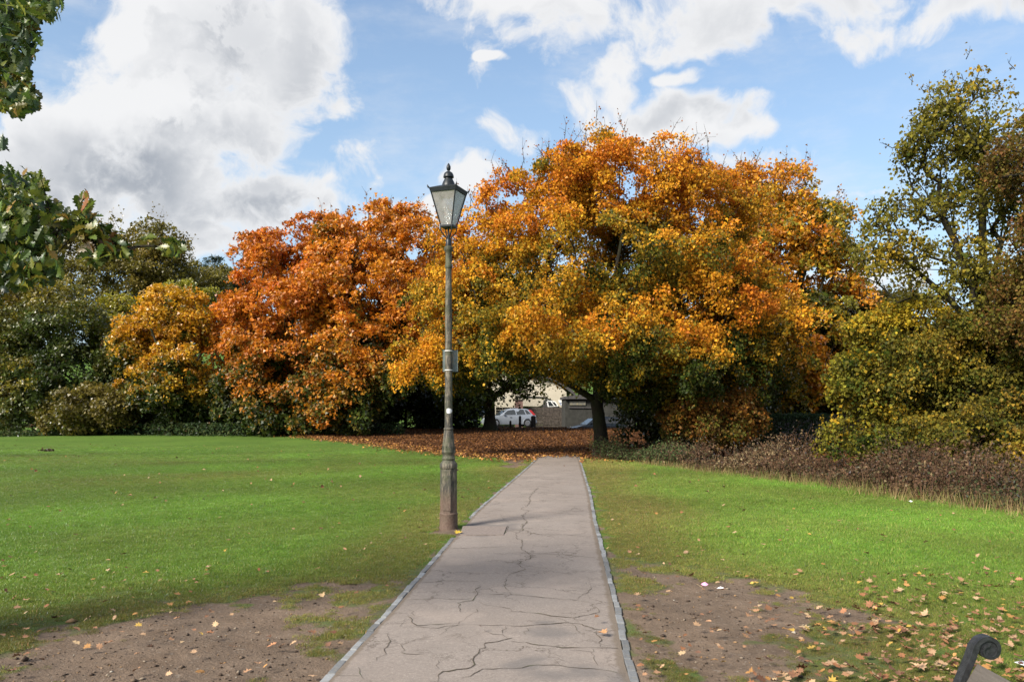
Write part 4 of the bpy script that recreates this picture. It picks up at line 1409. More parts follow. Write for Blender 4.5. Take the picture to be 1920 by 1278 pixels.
# ------------------------------------------------------------------ instanced ground cover (grass, leaf carpet)
def scatter(name, label, src_V, src_F, src_col, pts, rots, scales, tints, mat, parent=None):
    """one object: a small source patch plus a point per place; geometry nodes set the patch on every point"""
    ns, npt = len(src_V), len(pts)
    V = np.concatenate([src_V, pts])
    me = bpy.data.meshes.new(name)
    me.vertices.add(len(V))
    me.vertices.foreach_set('co', V.astype(np.float32).ravel())
    m, k = src_F.shape
    me.loops.add(m * k)
    me.loops.foreach_set('vertex_index', src_F.astype(np.int32).ravel())
    me.polygons.add(m)
    me.polygons.foreach_set('loop_start', np.arange(0, m * k, k, dtype=np.int32))

    def at_(n_, ty, arr, key):
        a = me.attributes.new(n_, ty, 'POINT')
        a.data.foreach_set(key, np.asarray(arr, np.float32).ravel())
    at_('src', 'FLOAT', np.concatenate([np.ones(ns), np.zeros(npt)]), 'value')
    at_('rot', 'FLOAT_VECTOR', np.concatenate([np.zeros((ns, 3)), rots]), 'vector')
    at_('scl', 'FLOAT', np.concatenate([np.ones(ns), scales]), 'value')
    at_('tint', 'FLOAT_VECTOR', np.concatenate([np.ones((ns, 3)), tints]), 'vector')
    c4 = np.ones((len(V), 4))
    c4[:ns, :3] = src_col
    at_('col', 'FLOAT_COLOR', c4, 'color')
    me.update(calc_edges=True)
    o = link(name, me, mat, parent)
    ng = bpy.data.node_groups.new(name + '_scatter', 'GeometryNodeTree')
    ng.interface.new_socket('Geometry', in_out='INPUT', socket_type='NodeSocketGeometry')
    ng.interface.new_socket('Geometry', in_out='OUTPUT', socket_type='NodeSocketGeometry')
    t = NT(ng)
    gi, go = t.add('NodeGroupInput'), t.add('NodeGroupOutput')

    def named(nm, ty):
        nd = t.add('GeometryNodeInputNamedAttribute')
        nd.data_type = ty
        nd.inputs['Name'].default_value = nm
        return nd.outputs['Attribute']
    sep = t.add('GeometryNodeSeparateGeometry')
    sep.domain = 'POINT'
    t.l.new(gi.outputs[0], sep.inputs['Geometry'])
    t.l.new(t.math('GREATER_THAN', named('src', 'FLOAT'), .5), sep.inputs['Selection'])
    inst = t.add('GeometryNodeInstanceOnPoints')
    t.l.new(sep.outputs['Inverted'], inst.inputs['Points'])
    t.l.new(sep.outputs['Selection'], inst.inputs['Instance'])
    e2r = t.add('FunctionNodeEulerToRotation')
    t.l.new(named('rot', 'FLOAT_VECTOR'), e2r.inputs[0])
    t.l.new(e2r.outputs[0], inst.inputs['Rotation'])
    t.l.new(named('scl', 'FLOAT'), inst.inputs['Scale'])
    sm = t.add('GeometryNodeSetMaterial')
    sm.inputs['Material'].default_value = mat
    t.l.new(inst.outputs[0], sm.inputs['Geometry'])
    t.l.new(sm.outputs[0], go.inputs[0])
    md = o.modifiers.new('scatter', 'NODES')
    md.node_group = ng
    tag(o, label, kind='stuff')
    return o


def tint_mat(name, transl):
    m = leaf_mat(name, transl, .03)
    t = NT(m.node_tree)
    a = [n for n in t.n if n.type == 'ATTRIBUTE'][0]
    ti = t.add('ShaderNodeAttribute', attribute_name='tint', attribute_type='INSTANCER')
    mul = t.vmath('MULTIPLY', a.outputs['Color'], ti.outputs['Vector'])
    for nd in list(t.n):
        if nd.type == 'BSDF_DIFFUSE':
            t.l.new(mul, nd.inputs[0])
        if nd.type == 'MIX' and nd.data_type == 'RGBA':
            t.l.new(mul, nd.inputs[6])
    return m


def build_grass():
    r = np.random.default_rng(9)
    nb = 110
    ang = r.uniform(0, 6.28, nb)
    q = np.sqrt(r.random(nb)) * .10
    a = np.stack([np.cos(ang) * q, np.sin(ang) * q, np.full(nb, -.004)], 1)
    h = r.uniform(.010, .032, nb)
    lean = rand_unit(r, nb) * h[:, None] * .75
    b = a + lean * np.array([1, 1, 0]) + np.stack([0 * h, 0 * h, h], 1)
    t2 = r.uniform(0, 6.28, nb)
    s = np.stack([np.cos(t2), np.sin(t2), 0 * t2], 1) * r.uniform(.0014, .0030, nb)[:, None]
    V = np.stack([a - s, a + s, b], 1).reshape(-1, 3)
    base = np.array([(.120, .225, .029), (.166, .262, .039), (.082, .168, .023), (.22, .21, .062)])[r.choice(4, nb, p=[.4, .28, .22, .10])]
    col = np.repeat(base * np.exp(r.normal(0, .15, (nb, 1))), 3, 0)
    F3 = np.arange(3 * nb).reshape(nb, 3)
    # places: denser close by, thinning with distance
    n = 210000
    y = 3.9 + (38 - 3.9) * r.random(n) ** 1.25
    x = r.uniform(-.70, .70, n) * y
    L, R = path_lr(y)
    dp = np.maximum(L - .055 - x, x - R - .055)
    P = np.stack([x, y, 0 * x], 1)
    s_, l_ = soil_mask(x, y), litter_mask(x, y)
    edge = np.interp(y, [5.5, 9, 12.4, 15.2, 17.9, 21.8, 25.2, 27], [9.5, 8.8, 8.0, 7.2, 6.35, 4.9, 3.75, 2.9])
    keep = r.random(n) < smoothstep(38, 19, y)
    keep &= (dp > .04) & (r.random(n) > np.maximum(s_ ** .7 * 1.12, (.38 + .5 * _sn2(P) + .3 * _sn3(P)) * smoothstep(9.0, 6.2, y) * (np.abs(x) < 4.2))) & (x < edge + .1) & (l_ < .5)
    keep &= ~((np.hypot(x + .865, y - 10.9) < .16))
    x, y, P, s_, dp = x[keep], y[keep], P[keep], s_[keep], dp[keep]
    n = len(x)
    und = (.025 * _g2(P) + .012 * _sn(P)) * smoothstep(.15, 1.2, dp)
    pts = np.stack([x, y, gz(x, y) + und - .03 * s_ * smoothstep(.1, .5, dp)], 1)
    rots = np.stack([r.normal(0, .08, n), r.normal(0, .08, n), r.uniform(0, 6.28, n)], 1)
    lush = Noise3(31, .55)(P) * .6 + Noise3(32, 1.7)(P) * .4
    rightside = smoothstep(1.0, 3.5, x) * smoothstep(4.5, 8, y)
    scl = (.85 + .28 * lush + .5 * rightside) * (1 - .5 * s_) * (.8 + .35 * np.clip((y - 4) / 18, 0, 1)) * r.uniform(.75, 1.25, n)
    scl = np.clip(scl, .4, 2.2)
    patch = Noise3(34, 1.1)(P)
    near_s = soil_near(x, y)
    dull = np.clip(.14 - .38 * lush + .9 * s_ + .55 * smoothstep(9.5, 5.5, y) * (x < 0) + .45 * smoothstep(7.5, 5, y) * (x > 0) + .25 * patch + .65 * near_s, 0, 1)
    thin = np.clip(.5 * near_s + .45 * smoothstep(8.5, 5.5, y) + .25 * patch + .3 * (dull - .5), 0, .8)
    dull = np.maximum(dull, smoothstep(2.6, .5, x - path_lr(y)[1] + .5 * patch) * (x > 0))
    dull = np.maximum(dull, .8 * smoothstep(1.8, .3, path_lr(y)[0] - x + .5 * patch) * (x < path_lr(y)[0]))
    tint = np.array([1.0, 1.06, 1.0])[None] * (1 - dull)[:, None] + np.array([1.42, .82, 1.45])[None] * dull[:, None]
    scl = np.where(r.random(n) < thin, scl * .55, scl)
    tint = tint * np.exp(r.normal(0, .16, (n, 1))) * np.clip(1 + .16 * Noise3(33, .8)(P) + .20 * lush + .12 * rightside, .6, 1.6)[:, None]
    scatter('grass', 'short mown grass of the lawn on both sides of the path', V, F3, col, pts, rots, scl, tint, tint_mat('grass_blade', .3))


def leaf_shape(kind, r):
    """outline and surface of one fallen leaf, about 1 long, lobed like maple or oak"""
    if kind == 0:
        pr = [(0, -.5), (.10, -.28), (.34, -.34), (.26, -.12), (.52, .02), (.26, .10), (.30, .34), (.12, .28), (0, .55)]
    elif kind == 1:
        pr = [(0, -.5), (.06, -.35), (.20, -.28), (.13, -.16), (.27, -.05), (.17, .08), (.26, .22), (.14, .30), (0, .5)]
    else:
        pr = [(0, -.5), (.16, -.30), (.27, -.05), (.22, .20), (0, .5)]
    right = pr[1:-1]
    pts = [pr[0]] + right + [pr[-1]] + [(-a, b) for a, b in reversed(right)]
    n = len(pts)
    V = [(0, 0, 0)]
    c1, c2 = r.uniform(.15, .9), r.uniform(-.35, .5)
    for a, b in pts:
        V.append((a, b, c1 * a * a * 1.4 + c2 * b * b + r.gauss(0, .035)))
    f = [(0, 1 + i, 1 + (i + 1) % n) for i in range(n)]
    return np.array(V), np.array(f)


LEAFCOLS = [(.32, .18, .10), (.36, .23, .135), (.26, .12, .06), (.20, .10, .055), (.40, .28, .16), (.33, .17, .06), (.13, .065, .04), (.40, .26, .06)]


LEAFNAMES = ['tan', 'pale tan', 'rust brown', 'brown', 'cream', 'amber', 'dark brown', 'yellow']


def dry_leaf_mat():
    m, t, b = new_mat('fallen_leaf')
    oi = t.add('ShaderNodeObjectInfo')
    n = t.noise(obj_coord(t), 5, 4, .6)
    c = t.vmath('SCALE', oi.outputs['Color'], t.rng(n, .3, .7, .75, 1.2))
    t.l.new(c, b.inputs['Base Color'])
    b.inputs['Roughness'].default_value = .7
    b.inputs['Specular IOR Level'].default_value = .25
    return m


def build_leaf_litter():
    r = random.Random(12)
    nr = np.random.default_rng(12)
    m = dry_leaf_mat()
    metas = []
    for k in range(12):
        V, f = leaf_shape([0, 0, 1, 0, 1, 0][k % 6], r)
        o = np_mesh('fallen_leaf', V, f, m, smooth=True)
        metas.append(o.data)
        bpy.data.objects.remove(o)

    def surf(x, y):
        P = np.array([[x, y, 0.0]])
        L, R = path_lr(np.array([y]))
        dp = max(L[0] - x, x - R[0])
        if dp < 0:
            return .03
        und = float((.025 * _g2(P)[0] + .012 * _sn(P)[0]) * smoothstep(.15, 1.2, dp))
        return und + .022
    # regions of foreground leaves: photo-space density boxes (x0, x1, y0, y1, weight, label, group)
    bands = [
        ((1480, 1790), (1140, 1278), 78, 'fallen leaf on the grass left of the bench', 'leaves lying left of the bench'),
        ((1640, 1915), (1060, 1190), 60, 'fallen leaf on the grass beyond the bench', 'leaves lying beyond the bench'),
        ((1195, 1500), (1090, 1275), 46, 'fallen leaf on the bare soil patch right of the path', 'leaves on the right soil patch'),
        ((1130, 1520), (940, 1090), 26, 'fallen leaf on the worn grass right of the path', 'leaves on the worn right verge'),
        ((0, 420), (1040, 1200), 52, 'fallen leaf on the grass at the lower left', 'leaves on the lower left grass'),
        ((0, 620), (1180, 1278), 34, 'fallen leaf on the bare soil at the lower left', 'leaves on the left soil patch')]
    cnt = 0
    hot = [(nr.uniform(1500, 1890), nr.uniform(1100, 1270)) for _ in range(9)]
    for (xa, xb), (ya, yb), num, lab, grp in bands:
        for _ in range(num):
            px, py = nr.uniform(xa, xb), ya + (yb - ya) * nr.random() ** .85
            if 'bench' in lab and nr.random() < .4:
                h = hot[nr.integers(0, 9)]
                px, py = np.clip(h[0] + nr.normal(0, 34), xa, xb), np.clip(h[1] + nr.normal(0, 14), ya, yb)
            p = on_ground(px, py)
            o = link('fallen_leaf', r.choice(metas), None)
            sz = r.uniform(.042, .088) if 'bench' in lab else r.uniform(.035, .075)
            o.scale = (sz, sz, sz)
            o.location = (p[0], p[1], surf(p[0], p[1]) + .012)
            o.rotation_euler = (r.gauss(0, .28), r.gauss(0, .28), r.uniform(0, 6.28))
            ci = r.choices(range(8), [22, 18, 16, 15, 9, 10, 7, 4])[0]
            c = np.array(LEAFCOLS[ci]) * math.exp(r.gauss(0, .18))
            o.color = (*c, 1)
            tag(o, LEAFNAMES[ci] + ' ' + lab, 'leaf', grp)
            cnt += 1
    singles = [((1130, 1196), .09, (.42, .22, .1), 'single tan leaf lying on the tarmac near the right kerb'),
               ((860, 1004), .12, (.50, .34, .04), 'yellow leaf on the path edge below the lamp post')]
    for (px, py), sz, c, lab in singles:
        p = on_ground(px, py)
        o = link('fallen_leaf', metas[0], None)
        o.scale = (sz, sz, sz)
        o.location = (p[0], p[1], .042)
        o.rotation_euler = (.15, .1, r.uniform(0, 6))
        o.color = (*c, 1)
        tag(o, lab, 'leaf')
    # the many smaller leaves further off and the carpet under the maples: one mass of real leaves
    V, f = leaf_shape(0, r)
    V2 = np.array([(0, -.5, 0), (.33, -.05, .1), (0, .5, .05), (-.33, -.05, .12)])
    F2 = np.array([(0, 1, 2, 3)])
    nrr = np.random.default_rng(4)
    n = 190000
    y = 15 + (62 - 15) * nrr.random(n) ** .9
    x = nrr.uniform(-.68, .5, n) * y
    l_ = litter_mask(x, y)
    L, R = path_lr(y)
    onp = (x > L) & (x < R) & (y < 28.4)
    keep = (nrr.random(n) < l_ ** 1.2 * np.clip(1.6 - .018 * y, .5, 1)) & ~(onp & (nrr.random(n) < smoothstep(28.4, 26.3, y)))
    keep &= ~((x > np.interp(y, [5, 12, 18, 25, 27], [12, 8.5, 6.9, 4.4, 3.6])) & (y < 27))
    x, y = x[keep], y[keep]
    # plus sparse ones over the lawn
    ns = 1500
    ys = 5.2 + 40 * nrr.random(ns) ** 1.6
    xs = nrr.uniform(-.68, .68, ns) * ys
    Ls, Rs = path_lr(ys)
    sdens = np.where(xs > Rs, smoothstep(26, 6, ys) * .75, smoothstep(60, 4, ys) * .42)
    k2 = (nrr.random(ns) < sdens) & ((xs < Ls - .1) | (xs > Rs + .1) | (nrr.random(ns) < .05))
    k2 &= xs < np.interp(ys, [5, 12, 18, 25, 27], [9.5, 8, 6.3, 3.7, 3])
    nb_ = 1400
    qx, qy = nrr.uniform(1400, 1990, nb_), 1300 - 215 * nrr.random(nb_) ** 1.5
    qY = 2400 / (qy - HY)
    xs = np.concatenate([xs[k2], (qx - CX) / F * qY])
    ys = np.concatenate([ys[k2], qY])
    clump = Noise3(91, 4.5)(np.stack([xs, ys, 0 * xs], 1))
    k2 = np.ones(len(xs), bool)
    k2[-nb_:] = nrr.random(nb_) < .35 + .6 * clump[-nb_:]
    carpet = len(x)
    x = np.concatenate([x, xs[k2]])
    y = np.concatenate([y, ys[k2]])
    n = len(x)
    P = np.stack([x, y, 0 * x], 1)
    z = gz(x, y) + .03 + np.abs(nrr.normal(0, .02, n))
    z[carpet:] += .02
    Pn = np.stack([x, y, z], 1)
    dryp = np.array([(.17, .075, .030), (.25, .11, .040), (.12, .055, .026), (.34, .16, .045), (.40, .23, .06), (.22, .11, .055)])
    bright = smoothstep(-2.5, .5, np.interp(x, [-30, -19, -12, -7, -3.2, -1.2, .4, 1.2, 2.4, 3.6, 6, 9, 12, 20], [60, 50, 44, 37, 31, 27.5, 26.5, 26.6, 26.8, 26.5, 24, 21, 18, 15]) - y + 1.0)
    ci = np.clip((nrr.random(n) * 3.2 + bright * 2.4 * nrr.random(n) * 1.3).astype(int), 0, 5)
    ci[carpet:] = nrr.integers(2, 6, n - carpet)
    col = dryp[ci] * (.62 + .5 * bright)[:, None] * np.exp(nrr.normal(0, .2, (n, 1)))  # tree shade put into the leaf colour: carpet darkens back under the crowns
    col[carpet:] = np.array(LEAFCOLS)[nrr.choice(8, n - carpet, p=[.22, .18, .16, .15, .08, .10, .08, .03])]
    size = nrr.uniform(.06, .125, n)
    size[carpet:] = nrr.uniform(.03, .068, n - carpet) * np.where(y[carpet:] > 14, 1.5, 1.0)
    nearl = np.arange(n) >= carpet
    nearl &= y < 14
    Nn = nrm(np.array([0, 0, 1.0]) + nrr.normal(0, .38, (n, 3)))
    fm = ~nearl
    Vv, Fc = leaves_mesh(Pn[fm], Nn[fm], rand_unit(nrr, fm.sum()), size[fm], nrr, .85)
    Fc = np.concatenate([Fc[:, [0, 1, 2]], Fc[:, [0, 2, 3]]])
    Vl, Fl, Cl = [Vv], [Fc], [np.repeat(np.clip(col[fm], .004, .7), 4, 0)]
    nv = len(Vv)
    shapes = [leaf_shape([0, 1, 0, 1, 0][k % 5], r) for k in range(15)]
    for i in np.nonzero(nearl)[0]:
        V0, f0 = shapes[nrr.integers(0, 15)]
        zax = nrm(np.array([[nrr.normal(0, .28), nrr.normal(0, .28), 1.0]]))[0]
        xax = np.cross(zax, rand_unit(nrr, 1)[0])
        xax /= np.linalg.norm(xax)
        M = np.stack([xax, np.cross(zax, xax), zax])
        Vl.append((V0 * size[i] * 1.05) @ M + Pn[i])
        Fl.append(f0 + nv)
        Cl.append(np.tile(np.clip(col[i], .004, .7), (len(V0), 1)))
        nv += len(V0)
    Vv, Fc = np.concatenate(Vl), np.concatenate(Fl)
    c4 = np.ones((len(Vv), 4))
    c4[:, :3] = np.concatenate(Cl)
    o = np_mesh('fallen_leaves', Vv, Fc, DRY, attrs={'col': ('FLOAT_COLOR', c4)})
    tag(o, 'carpet of fallen orange brown leaves under the maples and scattered on the lawn', kind='stuff')
    # pebbles, crumbs and leaf fragments on the bare soil
    n = 5200
    nrr = np.random.default_rng(41)
    y = 4.2 + 4.5 * nrr.random(n) ** 1.2
    x = nrr.uniform(-.68, .45, n) * y
    s = soil_mask(x, y)
    L, R = path_lr(y)
    k = (nrr.random(n) < s) & ((x < L - .1) | (x > R + .1))
    x, y, s = x[k], y[k], s[k]
    n = len(x)
    P = np.stack([x, y, 0 * x], 1)
    dp = np.maximum(path_lr(y)[0] - x, x - path_lr(y)[1])
    z = gz(x, y) + (.025 * _g2(P) + .012 * _sn(P)) * smoothstep(.15, 1.2, dp) - .03 * s * smoothstep(.1, .5, dp) + .012 * _sn2(P) * s * smoothstep(.1, .3, dp)
    ico = np.array([(0, 0, 1), (.9, 0, .1), (.28, .85, .1), (-.72, .53, .1), (-.72, -.53, .1), (.28, -.85, .1), (0, 0, -.5)])
    fi = np.array([(0, 1, 2), (0, 2, 3), (0, 3, 4), (0, 4, 5), (0, 5, 1), (6, 2, 1), (6, 3, 2), (6, 4, 3), (6, 5, 4), (6, 1, 5)])
    sc_ = np.exp(nrr.normal(-5.0, .5, n))
    ang = nrr.uniform(0, 6.28, n)
    ca, sa = np.cos(ang), np.sin(ang)
    st = nrr.uniform(.6, 1.4, (n, 3))
    q = ico[None] * st[:, None, :] * (1 + nrr.normal(0, .15, (n, 7, 1))) * sc_[:, None, None]
    V = np.stack([q[..., 0] * ca[:, None] - q[..., 1] * sa[:, None] + x[:, None], q[..., 0] * sa[:, None] + q[..., 1] * ca[:, None] + y[:, None], q[..., 2] * .6 + z[:, None] + sc_[:, None] * .2], -1).reshape(-1, 3)
    Fc = ((np.arange(n) * 7)[:, None, None] + fi[None]).reshape(-1, 3)
    pc = np.array([(.07, .05, .038), (.15, .11, .08), (.05, .038, .03), (.25, .20, .15), (.30, .19, .10), (.10, .075, .06), (.4, .36, .3)])[nrr.choice(7, n, p=[.3, .2, .2, .1, .1, .07, .03])]
    c4 = np.ones((len(V), 4))
    c4[:, :3] = np.repeat(pc, 7, 0)
    o = np_mesh('soil_crumbs', V, Fc, DRY, attrs={'col': ('FLOAT_COLOR', c4)})
    tag(o, 'small stones and crumbs of earth on the bare soil patches', kind='stuff')
    # scraps
    for (px, py), sz, c, lab in (((1351, 1112), .035, (.75, .73, .75), 'white scrap of paper on the right soil patch'), ((1322, 1104), .035, (.75, .30, .50), 'pink scrap of paper on the right soil patch'),
                                 ((1917, 1256), .05, (.72, .72, .74), 'white scrap of litter on the grass behind the bench'), ((1707, 944), .045, (.8, .8, .8), 'white scrap lying at the edge of the brambles')):
        p = on_ground(px, py)
        q = MB()
        rr = random.Random(px)
        pts = [(math.cos(a) * sz * rr.uniform(.7, 1.2), math.sin(a) * sz * rr.uniform(.5, .9), rr.uniform(0, .02)) for a in np.linspace(0, 5.6, 7)]
        q.add([(0, 0, .028)] + pts, [(0, 1 + i, 1 + (i + 1) % 7) for i in range(7)])
        o = q.build('paper_scrap', plain('scrap_%d' % px, c, .7))
        o.location = (p[0], p[1], surf(p[0], p[1]) + .008)
        tag(o, lab, 'litter')
    # dark clump of wet leaves far out on the left lawn
    p = on_ground(88, 847)
    root = empty('leaf_clump', (p[0], p[1], 0))
    tag(root, 'small dark clump of wet leaves on the left lawn', 'leaf clump')
    nn = 90
    nrr = np.random.default_rng(2)
    Pq = np.stack([nrr.normal(0, .12, nn), nrr.normal(0, .08, nn), np.abs(nrr.normal(.03, .035, nn)) + .02], 1)
    V, Fc = leaves_mesh(Pq, nrm(rand_unit(nrr, nn) + np.array([0, 0, .6])), rand_unit(nrr, nn), nrr.uniform(.06, .12, nn), nrr)
    c4 = np.ones((len(V), 4))
    c4[:, :3] = np.repeat(np.array([.05, .028, .018]) * np.exp(nrr.normal(0, .3, (nn, 1))), 4, 0)
    o = np_mesh('leaves', V, Fc, DRY, root, attrs={'col': ('FLOAT_COLOR', c4)})
    tag(o, kind='stuff')


# ------------------------------------------------------------------ lamp post
def build_lamp():
    X, Y = -.865, 10.91
    s = Y / F                                        # metres per photo pixel at the lamp

    def zz(py):
        return EYE + (HY - py) * s
    m, t, b = new_mat('weathered_post_paint')
    co = obj_coord(t)
    mp = t.add('ShaderNodeMapping')
    mp.inputs['Scale'].default_value = (3, 3, .8)
    t.l.new(co, mp.inputs[0])
    n1, n2, n3 = t.noise(mp.outputs[0], 13, 8, .72), t.noise(co, 34, 6, .7), t.noise(co, 5, 5, .6)
    sep = t.add('ShaderNodeSeparateXYZ')
    t.l.new(co, sep.inputs[0])
    cc = t.mix(t.rng(n1, .36, .60), C4(.028, .025, .018), C4(.17, .145, .105))
    blot = t.rng(t.noise(mp.outputs[0], 5.0, 6, .7), .47, .54, 0, .85, True)
    cc = t.mix(blot, cc, C4(.022, .022, .019))
    cc = t.mix(t.rng(n3, .48, .62, 0, .8), cc, C4(.05, .056, .026))
    cc = t.mix(t.rng(n2, .54, .68, 0, .75), cc, C4(.028, .022, .016))
    cc = t.mix(t.rng(n1, .60, .70, 0, .7), cc, C4(.24, .22, .19))
    rust = t.math('MULTIPLY', t.rng(sep.outputs[2], .62, .30, 0, 1, True), t.rng(n3, .25, .55, .55, .95))
    cc = t.mix(rust, cc, t.mix(t.rng(n2, .35, .65), C4(.075, .04, .027), C4(.13, .088, .065)))
    moss = t.math('MULTIPLY', t.rng(sep.outputs[2], 3.2, 3.9, 0, .7, True), t.rng(n1, .35, .6))
    cc = t.mix(moss, cc, C4(.055, .06, .02))
    t.l.new(cc, b.inputs['Base Color'])
    b.inputs['Roughness'].default_value = .72
    bump(t, b, n2, .6, .012)
    black = plain('black_lamp_paint', (.013, .016, .019), .42, vary=.5, scale=30, spec=.3)
    root = empty('street_lamp', (X, Y, 0), 0)
    tag(root, 'old cast iron street lamp with a four sided glass lantern beside the path', 'street lamp')

    def rp(px):
        return px * s / 2
    # base plinth
    MB().lathe([(rp(35.5), -.06), (rp(34.5), .02), (rp(34), .05), (rp(33.5), zz(965)), (rp(34.4), zz(963.5)), (rp(34.4), zz(961.5)), (rp(31.5), zz(960))], 20).build('plinth', m, root, smooth=True)
    MB().lathe([(rp(32.4), zz(960.5)), (rp(32.2), zz(930)), (rp(32.0), zz(882)), (rp(31.5), zz(878))], 8, rot=math.radians(14)).build('pedestal', m, root, bevel=.004)
    # access door of the pedestal
    d = MB().box((-.055, -.004, zz(955)), (.055, .006, zz(890))).build('access_door', m, root, bevel=.003)
    d.rotation_euler.z = math.radians(-8.5)
    d.location = (-.017, -.111, 0)
    # mouldings above the pedestal
    MB().lathe([(rp(31), zz(878)), (rp(33), zz(876.5)), (rp(33.4), zz(873)), (rp(32.4), zz(868.5)), (rp(28), zz(866)), (rp(23.5), zz(863)), (rp(23), zz(861.5)), (rp(25.5), zz(860.4)), (rp(25.8), zz(858.5)), (rp(23), zz(857)), (rp(22), zz(852)),
                (rp(25), zz(849)), (rp(26.4), zz(847.5)), (rp(26.2), zz(845)), (rp(24.5), zz(842))], 24).build('moulding', m, root, smooth=True)
    MB().lathe([(rp(24.5), zz(842.3)), (rp(23.5), zz(836)), (rp(21), zz(826)), (rp(18.2), zz(812)), (rp(16.4), zz(806))], 20).build('tapered_neck', m, root, smooth=True)
    # leaf relief round the neck
    lb = MB()
    for k in range(10):
        a = 2 * math.pi * k / 10
        r0, r1 = rp(26), rp(20)
        pts = [(r0 * .99, zz(843), -.18), (r0 * 1.02, zz(843), .18), (rp(24.5) + .008, zz(833), 0.0)]
        v = [((r) * math.cos(a + da), (r) * math.sin(a + da), z) for r, z, da in pts]
        v.append((r0 * .92 * math.cos(a), r0 * .92 * math.sin(a), zz(840)))
        lb.add(v, [(0, 1, 2), (0, 3, 1), (1, 3, 2), (2, 3, 0)])
    lb.build('leaf_ornament', m, root)
    MB().lathe([(rp(16.4), zz(806.2)), (rp(18), zz(805)), (rp(18.2), zz(803)), (rp(17), zz(802)), (rp(14.6), zz(801))], 20).build('lower_ring', m, root, smooth=True)
    MB().lathe([(rp(14.6), zz(801.2)), (rp(14.0), zz(740)), (rp(13.2), zz(680)), (rp(12.6), zz(600)), (rp(11.8), zz(540)), (rp(11.3), zz(504))], 20).build('shaft', m, root, smooth=True)
    MB().lathe([(rp(11.3), zz(504.2)), (rp(13.4), zz(503)), (rp(13.8), zz(499)), (rp(12.6), zz(496)), (rp(11.4), zz(495)), (rp(11.8), zz(478)), (rp(12.2), zz(473)), (rp(15.5), zz(470.5)), (rp(17), zz(468)), (rp(16.6), zz(464)), (rp(13), zz(462.5)), (rp(11), zz(461.5))], 20).build('upper_collar', m, root, smooth=True)
    MB().lathe([(rp(11), zz(461.8)), (rp(10.8), zz(450)), (rp(9), zz(448)), (rp(3.4), zz(446)), (rp(3.0), zz(424))], 16).build('spigot', black, root, smooth=True)
    # lantern: square in plan, turned
    yaw = math.radians(-20)
    ca, sa = math.cos(yaw), math.sin(yaw)

    def corner(h, k, z):
        sx, sy = ((-1, -1), (1, -1), (1, 1), (-1, 1))[k]
        x, y = sx * h, sy * h
        return Vector((x * ca - y * sa, x * sa + y * ca, z))
    hb, ht = .077, .180
    zb, zt = zz(423), zz(363)
    # scroll brackets
    for k in range(4):
        c0 = corner(1, k, 0)
        c0.normalize()
        prof = [(.022, zz(449)), (.05, zz(443.5)), (.096, zz(437)), (.116, zz(431)), (.113, zz(425.5)), (.10, zz(423.6)), (.090, zz(426.5)), (.096, zz(428.5))]
        MB().tube([(c0.x * a, c0.y * a, z) for a, z in prof], [.009, .009, .009, .0085, .008, .007, .006, .005], 8).build('bracket', black, root, smooth=True)
    # bottom tray
    b0 = MB()
    b0.hexa([tuple(corner(hb + .012, k, zb - .030)) for k in range(4)] + [tuple(corner(hb + .014, k, zb)) for k in range(4)])
    b0.build('lantern_base', black, root, bevel=.003)
    for k in range(4):
        a, c = corner(hb + .004, k, zb - .005), corner(ht + .002, k, zt + .012)
        MB().tube([tuple(a), tuple(c)], .0085, 4).build('lantern_bar', black, root)
    gm = bpy.data.materials.new('lantern_glass')
    gm.use_nodes = True
    t = NT(gm.node_tree)
    t.n.clear()
    tr = t.add('ShaderNodeBsdfTransparent')
    tr.inputs[0].default_value = (.90, .92, .93, 1)
    gl = t.add('ShaderNodeBsdfGlossy')
    gl.inputs['Roughness'].default_value = .04
    df = t.add('ShaderNodeBsdfTranslucent')
    df.inputs[0].default_value = (.80, .72, .70, 1)
    dd = t.add('ShaderNodeBsdfDiffuse')
    dd.inputs[0].default_value = (.85, .80, .78, 1)
    ad = t.add('ShaderNodeMixShader')
    t.l.new(df.outputs[0], ad.inputs[1])
    t.l.new(dd.outputs[0], ad.inputs[2])
    lw = t.add('ShaderNodeLayerWeight')
    lw.inputs[0].default_value = .25
    m1 = t.add('ShaderNodeMixShader')
    t.l.new(t.rng(t.noise(obj_coord(t), 12, 4, .6), 0.3, .7, 0.24, .40), m1.inputs[0])
    t.l.new(tr.outputs[0], m1.inputs[1])
    t.l.new(ad.outputs[0], m1.inputs[2])
    m2 = t.add('ShaderNodeMixShader')
    t.l.new(t.rng(lw.outputs['Fresnel'], 0, 1, .06, .9), m2.inputs[0])
    t.l.new(m1.outputs[0], m2.inputs[1])
    t.l.new(gl.outputs[0], m2.inputs[2])
    om = t.add('ShaderNodeOutputMaterial')
    t.l.new(m2.outputs[0], om.inputs[0])
    for k in range(4):
        k2 = (k + 1) % 4
        e = .004
        q = [corner(hb - e, k, zb), corner(hb - e, k2, zb), corner(ht - e, k2, zt), corner(ht - e, k, zt)]
        ctr = (q[0] + q[1] + q[2] + q[3]) / 4
        inn = Vector((-ctr.x, -ctr.y, 0)).normalized() * .003
        MB().hexa([tuple(p) for p in q] + [tuple(p + inn) for p in q]).build('glass_pane', gm, root)
    # head: rim, roof, chimney, finial
    rim = MB()
    rim.hexa([tuple(corner(ht + .006, k, zt - .006)) for k in range(4)] + [tuple(corner(ht + .022, k, zt + .050)) for k in range(4)])
    rim.build('lantern_rim', black, root, bevel=.003)
    cream = plain('reflector_white', (.42, .42, .33), .5, vary=.15, scale=12)
    q = MB()
    q.hexa([tuple(corner(ht - .016, k, zt - .016)) for k in range(4)] + [tuple(corner(ht - .008, k, zt - .0065)) for k in range(4)])
    q.build('reflector', cream, root)
